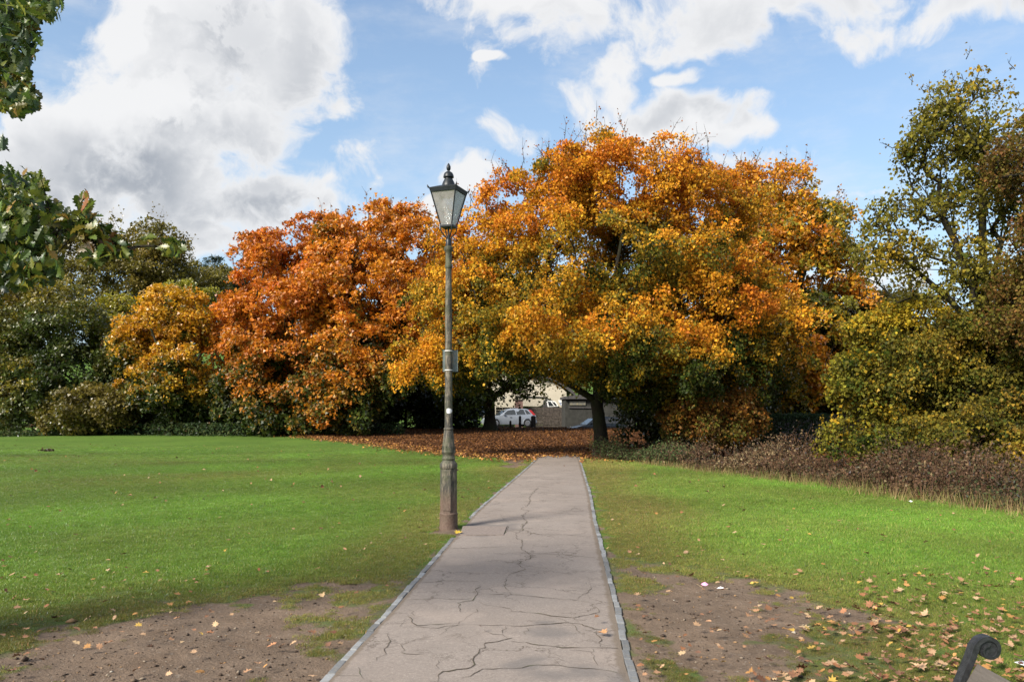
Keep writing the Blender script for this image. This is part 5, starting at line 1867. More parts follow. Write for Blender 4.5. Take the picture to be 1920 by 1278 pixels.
    MB().lathe([(.012, zt - .075), (.026, zt - .062), (.030, zt - .035), (.026, zt - .017)], 14).build('lamp_bulb', plain('bulb_glass', (.62, .60, .55), .25), root, smooth=True)
    roof = MB()
    roof.hexa([tuple(corner(ht + .026, k, zt + .051)) for k in range(4)] + [tuple(corner(.085, k, zz(349))) for k in range(4)])
    roof.build('lantern_roof', black, root, bevel=.004)
    for k in range(4):                               # upturned corner ears
        a = corner(ht + .020, k, zt + .046)
        out = Vector((a.x, a.y, 0)).normalized()
        MB().tube([tuple(a), tuple(a + out * .018 + Vector((0, 0, .022))), tuple(a + out * .022 + Vector((0, 0, .040)))], [.013, .010, .004], 6).build('corner_ear', black, root)
    MB().lathe([(rp(26), zz(349.5)), (rp(25), zz(347)), (rp(22.5), zz(343)), (rp(17.5), zz(338)), (rp(13.5), zz(334)), (rp(13.5), zz(333.2)), (rp(19.8), zz(333)), (rp(20), zz(332)), (rp(18.5), zz(328)), (rp(15), zz(324.5)), (rp(8), zz(322)), (rp(4.5), zz(321.5))], 20).build('vent_cap', black, root, smooth=True)
    MB().lathe([(rp(4.5), zz(322)), (rp(3.8), zz(320.5)), (rp(6.5), zz(319)), (rp(8.2), zz(315.5)), (rp(7.6), zz(312)), (rp(4.2), zz(308.5)), (rp(1.4), zz(306))], 16).build('finial', black, root, smooth=True)
    # bolt on the pedestal ring and white sticker on the shaft
    bo = MB().lathe([(.012, 0), (.012, .02), (.006, .026)], 8).build('bolt', m, root)
    bo.rotation_euler = (0, math.radians(90), math.radians(-20))
    bo.location = (.112, -.03, zz(880))
    st = MB()
    for k in range(7):
        a0 = -math.pi / 2 + (k - 2) * .22
        a1 = a0 + .22
        r_ = rp(14.3) + .0018
        hh = (.028, .034, .036, .034, .030, .026, .015)[k]
        st.add([(r_ * math.cos(a), r_ * math.sin(a), zz(770) + sg * hh) for a, sg in ((a0, -1), (a1, -1), (a1, 1), (a0, 1))], [(0, 1, 2, 3)])
    st.build('sticker', plain('sticker_white', (.62, .62, .64), .5, vary=.25, scale=40), root)
    # notice board strapped to the post
    gs = bpy.data.materials.new('scratched_plastic')
    gs.use_nodes = True
    t = NT(gs.node_tree)
    b = t.n['Principled BSDF']
    n = t.noise(obj_coord(t), 20, 5, .7)
    t.l.new(t.mix(t.rng(n, .35, .65), C4(.10, .14, .13), C4(.20, .24, .24)), b.inputs['Base Color'])
    b.inputs['Roughness'].default_value = .3
    b.inputs['Alpha'].default_value = .72
    br = empty('notice_board', (X, Y, 0), 0)
    tag(br, 'small grey plastic notice board strapped to the lamp post', 'notice board')
    w0, w1 = -.078, .118
    back = MB()
    back.box((w0, .055, zz(695.5)), (w1, .060, zz(656)))
    back.build('board', gs, br)
    fr = plain('board_edge', (.16, .20, .19), .5, vary=.2, scale=20)
    e = MB()
    for x0_, x1_, z0_, z1_ in ((w0 - .004, w0 + .004, zz(696), zz(655.5)), (w1 - .004, w1 + .004, zz(696), zz(655.5)), (w0 + .005, w1 - .005, zz(696), zz(694.8)), (w0 + .005, w1 - .005, zz(656.6), zz(655.5))):
        e.box((x0_, .052, z0_), (x1_, .063, z1_))
    e.build('board_frame', fr, br)
    tape = plain('strap_white', (.62, .60, .58), .5, vary=.2, scale=40)
    for py in (657.5, 693.5):
        MB().lathe([(rp(13.4) + .004, zz(py) - .006), (rp(13.4) + .004, zz(py) + .006)], 18, cap=False).build('strap', tape, br, smooth=True)


# ------------------------------------------------------------------ bench
def build_bench():
    m, t, b = new_mat('weathered_bench_wood')
    co = obj_coord(t)
    mp = t.add('ShaderNodeMapping')
    mp.inputs['Scale'].default_value = (18, 1.2, 18)
    t.l.new(co, mp.inputs[0])
    n, n2 = t.noise(mp.outputs[0], 4, 6, .7), t.noise(co, 160, 3, .7)
    cc = t.mix(t.rng(n, .3, .7), C4(.060, .051, .043), C4(.115, .098, .083))
    cc = t.mix(t.rng(n2, .5, .7, 0, .5), cc, C4(.06, .05, .042))
    t.l.new(cc, b.inputs['Base Color'])
    b.inputs['Roughness'].default_value = .75
    bump(t, b, n2, .5, .004)
    iron = plain('black_cast_iron', (.020, .021, .023), .36, vary=.6, scale=60, bmp=.3, spec=.5)
    X0, Y0 = 1.30, 2.5
    root = empty('park_bench', (X0, Y0 - .8, 0))
    tag(root, 'black iron and wood park bench with a scrolled end at the lower right', 'bench')
    y_far, y_near = .80, -.80

    def end_frame(yc, inner):
        # back upright that curls over into a scroll; coordinates x to the back of the bench
        pts = [(-.02, .42), (.00, .48), (.035, .60), (.085, .72), (.112, .785), (.130, .828)]
        cx, cz = .183, .857
        rad = .041
        a0 = math.atan2(.020, -.036) + .25
        for k in range(30):
            a = a0 - k * .26
            rr = rad * (1 - .024 * k)
            pts.append((cx + rr * math.cos(a), cz + rr * math.sin(a)))
        for k in range(len(pts)):
            pass
        hw = .018
        bar = MB()
        th = .0075
        L = []
        for i, (a, c) in enumerate(pts):
            p0 = pts[max(0, i - 1)]
            p1 = pts[min(len(pts) - 1, i + 1)]
            dx, dz = p1[0] - p0[0], p1[1] - p0[1]
            l = math.hypot(dx, dz)
            nx, nz = -dz / l, dx / l
            tk = th if i > 6 else th * 1.25
            if i > 8:
                tk = th * max(.35, 1 - .03 * (i - 8))
            L.append(((a + nx * tk, c + nz * tk), (a - nx * tk, c - nz * tk)))
        vs, fs = [], []
        for (o_, i_) in L:
            vs += [(o_[0], yc - hw, o_[1]), (o_[0], yc + hw, o_[1]), (i_[0], yc + hw, i_[1]), (i_[0], yc - hw, i_[1])]
        for i in range(len(L) - 1):
            q = 4 * i
            for k in range(4):
                fs.append((q + k, q + (k + 1) % 4, q + 4 + (k + 1) % 4, q + 4 + k))
        fs += [(0, 1, 2, 3), tuple(len(vs) - 4 + k for k in (3, 2, 1, 0))]
        bar.add(vs, fs)
        o = bar.build('back_upright', iron, root, smooth=True, angle=.6)
        # ribbed boss filling the scroll
        bs = MB()
        for k in range(16):
            a = 2 * math.pi * k / 16
            bs.tube([(cx + .004 * math.cos(a), yc, cz + .004 * math.sin(a)), (cx + .022 * math.cos(a), yc, cz + .022 * math.sin(a))], [.003, .0042], 5)
        bs.build('scroll_rib', iron, o)
        dsk = MB()
        n = 20
        ring = [(cx + .028 * math.cos(2 * math.pi * k / n), cz + .028 * math.sin(2 * math.pi * k / n)) for k in range(n)]
        dsk.prism(ring, yc - .012, yc + .012)
        dsk.build('scroll_boss', iron, o)
        # legs, seat bearer and arm
        MB().tube([(-.02, yc, .44), (.06, yc, .25), (.12, yc, .04), (.16, yc, .0)], [.022, .02, .02, .026], 8).build('leg', iron, root, smooth=True)
        MB().tube([(-.40, yc, .42), (-.43, yc, .30), (-.41, yc, .12), (-.45, yc, .0)], [.022, .02, .018, .026], 8).build('leg', iron, root, smooth=True)
        MB().box((-.43, yc - .018, .395), (.0, yc + .018, .43)).build('seat_bearer', iron, root, bevel=.004)
        MB().tube([(.055, yc, .64), (-.12, yc, .665), (-.32, yc, .655), (-.43, yc, .62), (-.46, yc, .56), (-.44, yc, .48), (-.41, yc, .43)], [.016, .019, .019, .018, .016, .015, .015], 8).build('armrest', iron, root, smooth=True)
    end_frame(y_far, 1)
    end_frame(y_near, -1)
    # back slats: lie behind the uprights' front edge, tilted like them
    ax = Vector((.52, 0, .854))
    ax.normalize()
    nv = Vector((.854, 0, -.52)).normalized()
    for k, (cx, cz) in enumerate(((.123, .790), (.079, .700), (.040, .610), (.010, .525))):
        h, th = .034, .013
        c = Vector((cx, 0, cz)) + nv * .012
        v = []
        for y_ in (y_near + .012, y_far - .024):
            for sa, sn in ((-1, -1), (1, -1), (1, 1), (-1, 1)):
                p = c + ax * h * sa + nv * th * sn
                v.append((p.x, y_, p.z))
        MB().hexa(v).build('back_slat', m, root, bevel=.003)
        if k < 4:
            for y_ in (y_near + .045, y_far - .052):
                p = c - nv * (th + .001) + ax * .006
                bo = MB()
                q = [p + ax * .008 * math.cos(a) + Vector((0, 1, 0)) * .008 * math.sin(a) for a in np.linspace(0, 5.5, 8)]
                q2 = [x - nv * .003 for x in q]
                bo.add([tuple(x) for x in q] + [tuple(x) for x in q2], [tuple(range(8)), tuple(range(15, 7, -1))] + [(i, (i + 1) % 8, (i + 1) % 8 + 8, i + 8) for i in range(8)])
                bo.build('bolt', plain('bolt_zinc', (.55, .55, .57), .35, metal=.8), root)
    for k in range(5):
        x0_ = -.42 + k * .085
        MB().box((x0_, y_near - .03, .432), (x0_ + .07, y_far + .03, .456)).build('seat_slat', m, root, bevel=.003)


# ------------------------------------------------------------------ cars, bollards, house beyond the trees
def build_car(name, label, paint, loc, rz, dark=False):
    root = empty(name, loc, rz)
    tag(root, label, 'car')
    glass = plain(name + '_glass', (.02, .025, .03), .06, vary=.1, spec=.9)
    tyre = plain(name + '_tyre', (.02, .02, .02), .85)
    rim = plain(name + '_rim', (.42, .43, .45), .3, metal=.8)
    black = plain(name + '_trim', (.02, .02, .022), .6)
    W = .85

    def loft(name_, low, top, mat, par, w0, w1, bev):
        # side outline at sill/waist width and a narrower upper outline
        n = len(low)
        vs = [(x, -w0, z) for x, z in low] + [(x, -w1, z) for x, z in top] + [(x, w0, z) for x, z in low] + [(x, w1, z) for x, z in top]
        fs = []
        for i in range(n - 1):
            fs += [(i, i + 1, n + i + 1, n + i), (2 * n + i + 1, 2 * n + i, 3 * n + i, 3 * n + i + 1), (n + i, n + i + 1, 3 * n + i + 1, 3 * n + i), (i + 1, i, 2 * n + i, 2 * n + i + 1)]
        fs += [(0, n, 3 * n, 2 * n), (n - 1, 3 * n - 1, 4 * n - 1, 2 * n - 1)]
        b = MB()
        b.add(vs, fs)
        return b.build(name_, mat, par, smooth=True, bevel=bev, angle=.5)
    # front is +x
    low = [(-2.02, .32), (-1.72, .22), (-1.0, .20), (.6, .20), (1.4, .20), (1.92, .26), (2.06, .34)]
    mid = [(-2.02, .92), (-1.72, .96), (-1.0, .94), (.6, .90), (1.2, .86), (1.80, .72), (2.04, .58)]
    body = loft('body', low, mid, paint, root, W, W - .04, .05)
    lowc = [(-1.95, .93), (-1.55, .94), (-.6, .93), (.4, .91), (1.02, .88)]
    topc = [(-1.66, 1.30), (-1.25, 1.42), (-.5, 1.46), (.05, 1.42), (.32, 1.32)]
    cabin = loft('roof', lowc, topc, paint, root, W - .045, .60, .03)
    # side glass, each window its own
    for sgn in (-1, 1):
        def gl(pts, nm):
            v = []
            for x, z in pts:
                f = (z - .93) / .5
                w = (W - .045) * (1 - f) + .60 * f + .006
                v.append((x, sgn * w, z))
            b = MB()
            n = len(v)
            b.add(v + [(x, y - sgn * .02, z) for x, y, z in v], [tuple(range(n)), tuple(range(2 * n - 1, n - 1, -1))] + [(i, (i + 1) % n, (i + 1) % n + n, i + n) for i in range(n)])
            b.build(nm, glass, root)
        gl([(.72, .96), (.28, 1.29), (-.32, 1.37), (-.36, .97)], 'door_window')
        gl([(-.44, .97), (-.40, 1.38), (-1.02, 1.37), (-1.16, .98)], 'door_window')
        gl([(-1.24, .99), (-1.10, 1.36), (-1.30, 1.32), (-1.60, 1.02)], 'quarter_window')
        b = MB()
        b.box((.55, sgn * (W - .02) - .09 * (sgn < 0), .92), (.70, sgn * (W - .02) + .09 * (sgn > 0), 1.04))
        b.build('wing_mirror', paint, root, bevel=.03)
        for xw in (1.28, -1.30):
            wv = MB()
            wv.tube([(xw, sgn * (W - .20), .30), (xw, sgn * (W - .185), .30), (xw, sgn * (W + .0), .30), (xw, sgn * (W + .012), .30)], [.26, .31, .31, .27], 20)
            w_ = wv.build('wheel', tyre, root, smooth=True, angle=.6)
            r_ = MB()
            r_.tube([(xw, sgn * (W + .013), .30), (xw, sgn * (W + .022), .30)], [.20, .17], 14)
            r_.build('rim', rim, w_)
            arch = MB()
            pts = [(xw + .37 * math.cos(a), sgn * (W + .003), .30 + .37 * math.sin(a)) for a in np.linspace(0, math.pi, 12)]
            arch.tube(pts, .022, 6)
            arch.build('wheel_arch', black if dark else paint, root, smooth=True)
        b = MB()
        b.box((-.02, sgn * (W - .012) - .012, .74), (.14, sgn * (W - .012) + .012, .775))
        b.build('door_handle', black, root)
        b = MB()
        b.hexa([(-1.90, sgn * .62, .95), (-1.97, sgn * .82, .93), (-1.76, sgn * .835, .93), (-1.74, sgn * .66, .97), (-1.64, sgn * .52, 1.34), (-1.70, sgn * .62, 1.30), (-1.46, sgn * .655, 1.33), (-1.42, sgn * .56, 1.36)])
        b.build('tail_light', plain(name + '_tail', (.32, .02, .02), .3), root)
        b = MB()
        b.hexa([(2.03, sgn * .50, .52), (2.00, sgn * .80, .54), (1.74, sgn * .835, .60), (1.76, sgn * .5, .62), (1.97, sgn * .50, .64), (1.94, sgn * .78, .66), (1.68, sgn * .82, .74), (1.70, sgn * .5, .76)])
        b.build('headlight', plain(name + '_lamp', (.6, .62, .64), .15), root)
    b = MB()
    b.hexa([(.98, -.74, .915), (.98, .74, .915), (.94, .74, .925), (.94, -.74, .925), (.40, -.58, 1.315), (.40, .58, 1.315), (.33, .56, 1.325), (.33, -.56, 1.325)])
    b.build('windscreen', glass, root)
    b = MB()
    b.hexa([(-1.93, -.70, .98), (-1.90, -.70, .97), (-1.90, .70, .97), (-1.93, .70, .98), (-1.70, -.55, 1.28), (-1.62, -.55, 1.28), (-1.62, .55, 1.28), (-1.70, .55, 1.28)])
    b.build('rear_window', glass, root)
    b = MB()
    b.box((-2.10, -.80, .30), (-1.96, .80, .52))
    b.build('bumper', paint, root, bevel=.03)
    b = MB()
    b.box((1.98, -.78, .26), (2.12, .78, .46))
    b.build('bumper', paint, root, bevel=.03)
    return root


def car_paint(name, c, metal=.6):
    m, t, b = new_mat(name)
    b.inputs['Base Color'].default_value = C4(*c)
    b.inputs['Metallic'].default_value = metal
    b.inputs['Roughness'].default_value = .32
    b.inputs['Coat Weight'].default_value = .6
    n = t.noise(obj_coord(t), 3, 4, .6)
    t.l.new(t.rng(n, .3, .7, .28, .42), b.inputs['Roughness'])
    return m


def build_far_things():
    z = lambda x, y: float(gz(x, y))
    c = at(954, 790, 63.5)
    build_car('parked_car', 'silver hatchback parked behind the dark maple trunk and the posts', car_paint('silver_paint', (.30, .33, .37), .35), (c[0], c[1], z(c[0], c[1]) + .33), math.radians(180 + 16))
    c = at(1118, 795, 57.5)
    build_car('parked_car', 'dark car half hidden behind the golden maple trunk', car_paint('dark_paint', (.03, .035, .04), .2), (c[0], c[1], z(c[0], c[1]) - .62), math.radians(180 + 14), True)
    # wooden posts in front of the silver car
    wood = plain('dark_post_wood', (.035, .028, .024), .85, vary=.4, scale=6, bmp=.4)
    for k, (px, top, w, lab) in enumerate(((957, 788, .16, 'shortest dark wooden post in front of the silver car'), (975, 779, .15, 'slim dark wooden post before the car door'), (1000, 779, .26, 'thick dark post behind the silver car'))):
        Yk = 58.0
        p = at(px, 800, Yk)
        z0 = z(p[0], Yk)
        h = at(px, top, Yk)[2] - z0
        root = empty('bollard', (p[0], Yk, z0), .3 * k)
        tag(root, lab, 'bollard', 'posts along the road by the cars')
        MB().hexa([(-w / 2, -w / 2, -.3), (w / 2, -w / 2, -.3), (w / 2, w / 2, -.3), (-w / 2, w / 2, -.3), (-w / 2, -w / 2, h - .06), (w / 2, -w / 2, h - .06), (w / 2, w / 2, h - .06), (-w / 2, w / 2, h - .06)]).build('shaft', wood, root, bevel=.012)
        MB().hexa([(-w / 2, -w / 2, h - .058), (w / 2, -w / 2, h - .058), (w / 2, w / 2, h - .058), (-w / 2, w / 2, h - .058), (-w / 5, -w / 5, h), (w / 5, -w / 5, h), (w / 5, w / 5, h), (-w / 5, w / 5, h)]).build('cap', wood, root)
    # cream house
    cream = plain('cream_render', (.46, .415, .33), .85, vary=.07, scale=1.5, bmp=.1)
    slate = plain('slate_roof', (.06, .056, .056), .8, vary=.3, scale=5)
    white = plain('white_frame', (.80, .80, .78), .5, vary=.05)
    dark_glass = plain('dark_glass', (.03, .035, .04), .1)
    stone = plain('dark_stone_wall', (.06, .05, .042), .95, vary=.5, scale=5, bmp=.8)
    Y = 84.0
    P = lambda px, py, yy=Y: at(px, py, yy)
    hb = P(1000, 790)
    h = empty('house', (hb[0], Y, z(hb[0], Y)))
    tag(h, 'pale cream rendered house glimpsed under the maple crown', 'house')
    o_ = np.array([hb[0], Y, z(hb[0], Y)])

    def quadbox(mb, pts, y0, y1):                    # outline in photo px at distance Y, given thickness
        pr = [(P(a, b)[0] - o_[0], P(a, b)[2] - o_[2]) for a, b in pts]
        mb.prism(pr, y0, y1)
    mb = MB()
    quadbox(mb, [(905, 812), (1062, 812), (1062, 744), (1062, 735), (1048, 722), (1030, 713), (905, 690)], 0, 8)
    mb.build('wall', cream, h)
    mb = MB()
    quadbox(mb, [(895, 689), (1030, 711), (1050, 720.5), (1078, 742), (1078, 736), (1052, 714), (1031, 704), (895, 680)], -.5, 8.5)
    mb.build('roof', slate, h)
    mb = MB()
    quadbox(mb, [(972, 745), (1023, 745.5), (1020, 752), (1017.5, 757), (1013, 760.5), (1006, 762), (980, 761), (972, 760)], -1.4, -.02)
    mb.build('bay_panel', cream, h)
    mb = MB()
    quadbox(mb, [(968, 742.2), (1026, 744.2), (1026, 745.4), (968, 743.6)], -1.55, -.02)
    mb.build('fascia', slate, h)
    mb = MB()
    mb.tube([tuple(P(986.5, 720) - o_ + np.array([0, -.06, 0])), tuple(P(987, 741.5) - o_ + np.array([0, -.06, 0]))], .045, 6)
    mb.build('drainpipe', plain('grey_pipe', (.30, .27, .22), .6), h)
    win = MB()
    quadbox(win, [(967, 729), (976, 729), (976, 736), (967, 736)], -.06, .1)
    wo = win.build('window', white, h)
    win = MB()
    quadbox(win, [(968, 730), (975, 730), (975, 735), (968, 735)], -.09, -.061)
    win.build('pane', dark_glass, wo)
    # brick pier with individual bricks would be under a pixel each here: courses in relief by the material
    bm_, t, b = new_mat('pier_brick')
    bt = t.add('ShaderNodeTexBrick')
    bt.inputs['Color1'].default_value = C4(.17, .075, .055)
    bt.inputs['Color2'].default_value = C4(.12, .06, .048)
    bt.inputs['Mortar'].default_value = C4(.22, .19, .17)
    bt.inputs['Scale'].default_value = 4.5
    mp = t.add('ShaderNodeMapping')
    mp.inputs['Rotation'].default_value = (math.radians(90), 0, 0)
    t.l.new(obj_coord(t), mp.inputs[0])
    t.l.new(mp.outputs[0], bt.inputs[0])
    t.l.new(bt.outputs[0], b.inputs['Base Color'])
    b.inputs['Roughness'].default_value = .9
    Yp = 74.0
    p = at(973, 790, Yp)
    root = empty('brick_pier', (p[0], Yp, z(p[0], Yp)))
    tag(root, 'dark red brick gate pier with a flat cap in front of the cream house', 'pier')
    zt = at(973, 751, Yp)[2] - z(p[0], Yp)
    MB().box((-.36, -.36, -.3), (.36, .36, zt)).build('shaft', bm_, root)
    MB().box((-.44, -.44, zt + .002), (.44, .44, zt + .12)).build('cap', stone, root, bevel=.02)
    # stone garden wall behind the car
    Yw = 75.0
    x0, x1 = at(930, 0, Yw)[0], at(1064, 0, Yw)[0]
    root = empty('garden_wall', ((x0 + x1) / 2, Yw, z(0, Yw)))
    tag(root, 'dark stone garden wall behind the silver car', 'wall')
    hw_ = (x1 - x0) / 2
    ztop = lambda py: at(0, py, Yw)[2] - z(0, Yw)
    r = random.Random(6)
    zc = -.2
    while zc < ztop(764):
        hh = r.uniform(.24, .36)
        x = -hw_
        while x < hw_:
            l = r.uniform(.35, .8)
            if not (at(962, 0, Yw)[0] - (x0 + x1) / 2 < x < at(980, 0, Yw)[0] - (x0 + x1) / 2):
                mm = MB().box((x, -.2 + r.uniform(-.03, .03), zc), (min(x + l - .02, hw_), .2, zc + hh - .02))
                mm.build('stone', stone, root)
            x += l
        zc += hh
    # dark lean-to with a white framed window and a pale strip
    Yc = 79.0
    p = at(1040, 790, Yc)
    oc = np.array([p[0], Yc, z(p[0], Yc)])
    root = empty('glazed_porch', tuple(oc))
    tag(root, 'dark lean-to roof with a white framed sloping window beside the cream house', 'porch')

    def pc(pts, y0, y1, nm, mat, par):
        mb = MB()
        mb.prism([(at(a, b_, Yc)[0] - oc[0], at(a, b_, Yc)[2] - oc[2]) for a, b_ in pts], y0, y1)
        return mb.build(nm, mat, par)
    pc([(1020, 802), (1062, 802), (1062, 764), (1050, 763), (1036, 750), (1025, 746), (1020, 752)], 0, 2.5, 'wall', slate, root)
    w_ = pc([(1024, 750), (1041, 752), (1047, 761.5), (1027, 762.5)], -.15, -.003, 'window', white, root)
    pc([(1026.6, 752), (1032, 752.6), (1038, 760), (1029, 760.6)], -.19, -.152, 'pane', dark_glass, w_)
    pc([(1034.5, 753), (1039.8, 753.6), (1044, 759.8), (1040, 760.2)], -.19, -.152, 'pane', dark_glass, w_)
    pc([(1046, 750), (1059, 750), (1059, 755), (1048, 754)], -.5, -.004, 'panel', white, root)
    blue = plain('blue_grey_panel', (.30, .34, .46), .5, vary=.1)
    pc([(1048.5, 754.4), (1059, 755.3), (1059, 760), (1051, 760)], -.45, -.004, 'panel', blue, root)
    for k in range(3):
        pc([(1051.5 + k * 2.7, 756), (1052.8 + k * 2.7, 756), (1053.4 + k * 2.7, 760), (1052.2 + k * 2.7, 760)], -.49, -.452, 'bar', white, root)
    # dark garage with a worn sign board
    Yg = 66.0
    p = at(1095, 790, Yg)
    og = np.array([p[0], Yg, z(p[0], Yg)])
    root = empty('garage', tuple(og))
    tag(root, 'dark grey garage with a worn fascia board left of the golden maple trunk', 'garage')

    def pg(pts, y0, y1, nm, mat, par):
        mb = MB()
        mb.prism([(at(a, b_, Yg)[0] - og[0], at(a, b_, Yg)[2] - og[2]) for a, b_ in pts], y0, y1)
        return mb.build(nm, mat, par)
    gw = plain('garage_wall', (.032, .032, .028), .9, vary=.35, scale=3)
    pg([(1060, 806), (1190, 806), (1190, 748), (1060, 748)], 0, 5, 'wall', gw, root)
    pg([(1057, 747.8), (1195, 747.8), (1195, 741), (1100, 738), (1057, 743)], -.4, 5.2, 'roof', slate, root)
    pg([(1068, 751.5), (1098, 751.5), (1098, 759), (1068, 759)], -.08, -.003, 'fascia_board', plain('worn_board', (.15, .145, .12), .8, vary=.4, scale=12, dirt=(.26, .22, .12)), root)
    pg([(1066, 762.5), (1110, 763), (1110, 765), (1066, 764.5)], -.12, -.003, 'ledge', slate, root)
    # boundary wall seen through the gap on the right
    Yb = 39.0
    x0, x1 = at(1440, 0, Yb)[0], at(1660, 0, Yb)[0]
    root = empty('boundary_wall', ((x0 + x1) / 2, Yb, z(7, Yb)))
    tag(root, 'low grey lilac boundary wall behind the clipped hedge', 'wall')
    hw_ = (x1 - x0) / 2
    zt = at(0, 776, Yb)[2] - z(7, Yb)
    lil = plain('wall_render', (.13, .12, .14), .9, vary=.3, scale=4)
    MB().box((-hw_, -.15, -.2), (hw_, .15, zt - .1)).build('wall_body', lil, root)
    MB().box((-hw_ - .03, -.2, zt - .097), (hw_ + .03, .2, zt)).build('coping', plain('coping_stone', (.17, .17, .18), .9, vary=.25, scale=5), root, bevel=.02)


# ------------------------------------------------------------------ overhanging oak at the left
def oak_leaf_mesh(name, r, mat):
    pr = [(0, -.5), (.05, -.40), (.13, -.34), (.09, -.24), (.22, -.15), (.12, -.05), (.29, .07), (.16, .14), (.27, .27), (.14, .33), (.13, .43), (0, .5)]
    right = pr[1:-1]
    n = len(right)
    V, f = [], []
    fold, curl = r.uniform(.1, .6), r.uniform(-.75, .5)
    def zf(a, b):
        return abs(a) * fold + curl * b * b + r.gauss(0, .012)
    V.append((0, -.5, zf(0, -.5)))
    for a, b in right:
        V.append((0, b, curl * b * b))
    V.append((0, .5, zf(0, .5)))
    mid = list(range(0, n + 2))
    for sg in (1, -1):
        st = len(V)
        for a, b in right:
            V.append((a * sg, b, zf(a, b)))
        ring = [0] + list(range(st, st + n)) + [n + 1]
        for i in range(n + 1):
            a0, a1 = mid[i], mid[i + 1]
            b0, b1 = ring[i], ring[i + 1]
            fc = [a0, b0, b1, a1]
            fc = [q for k, q in enumerate(fc) if q not in fc[:k]]
            if len(fc) >= 3:
                f.append(tuple(fc if sg > 0 else fc[::-1]))
    V += [(-.006, -.5, 0), (.006, -.5, 0), (.004, -.72, .03)]
    f.append((len(V) - 3, len(V) - 2, len(V) - 1))
    me = bpy.data.meshes.new(name)
    me.from_pydata(V, [], f)
    me.materials.append(mat)
    for p in me.polygons:
        p.use_smooth = True
    return me


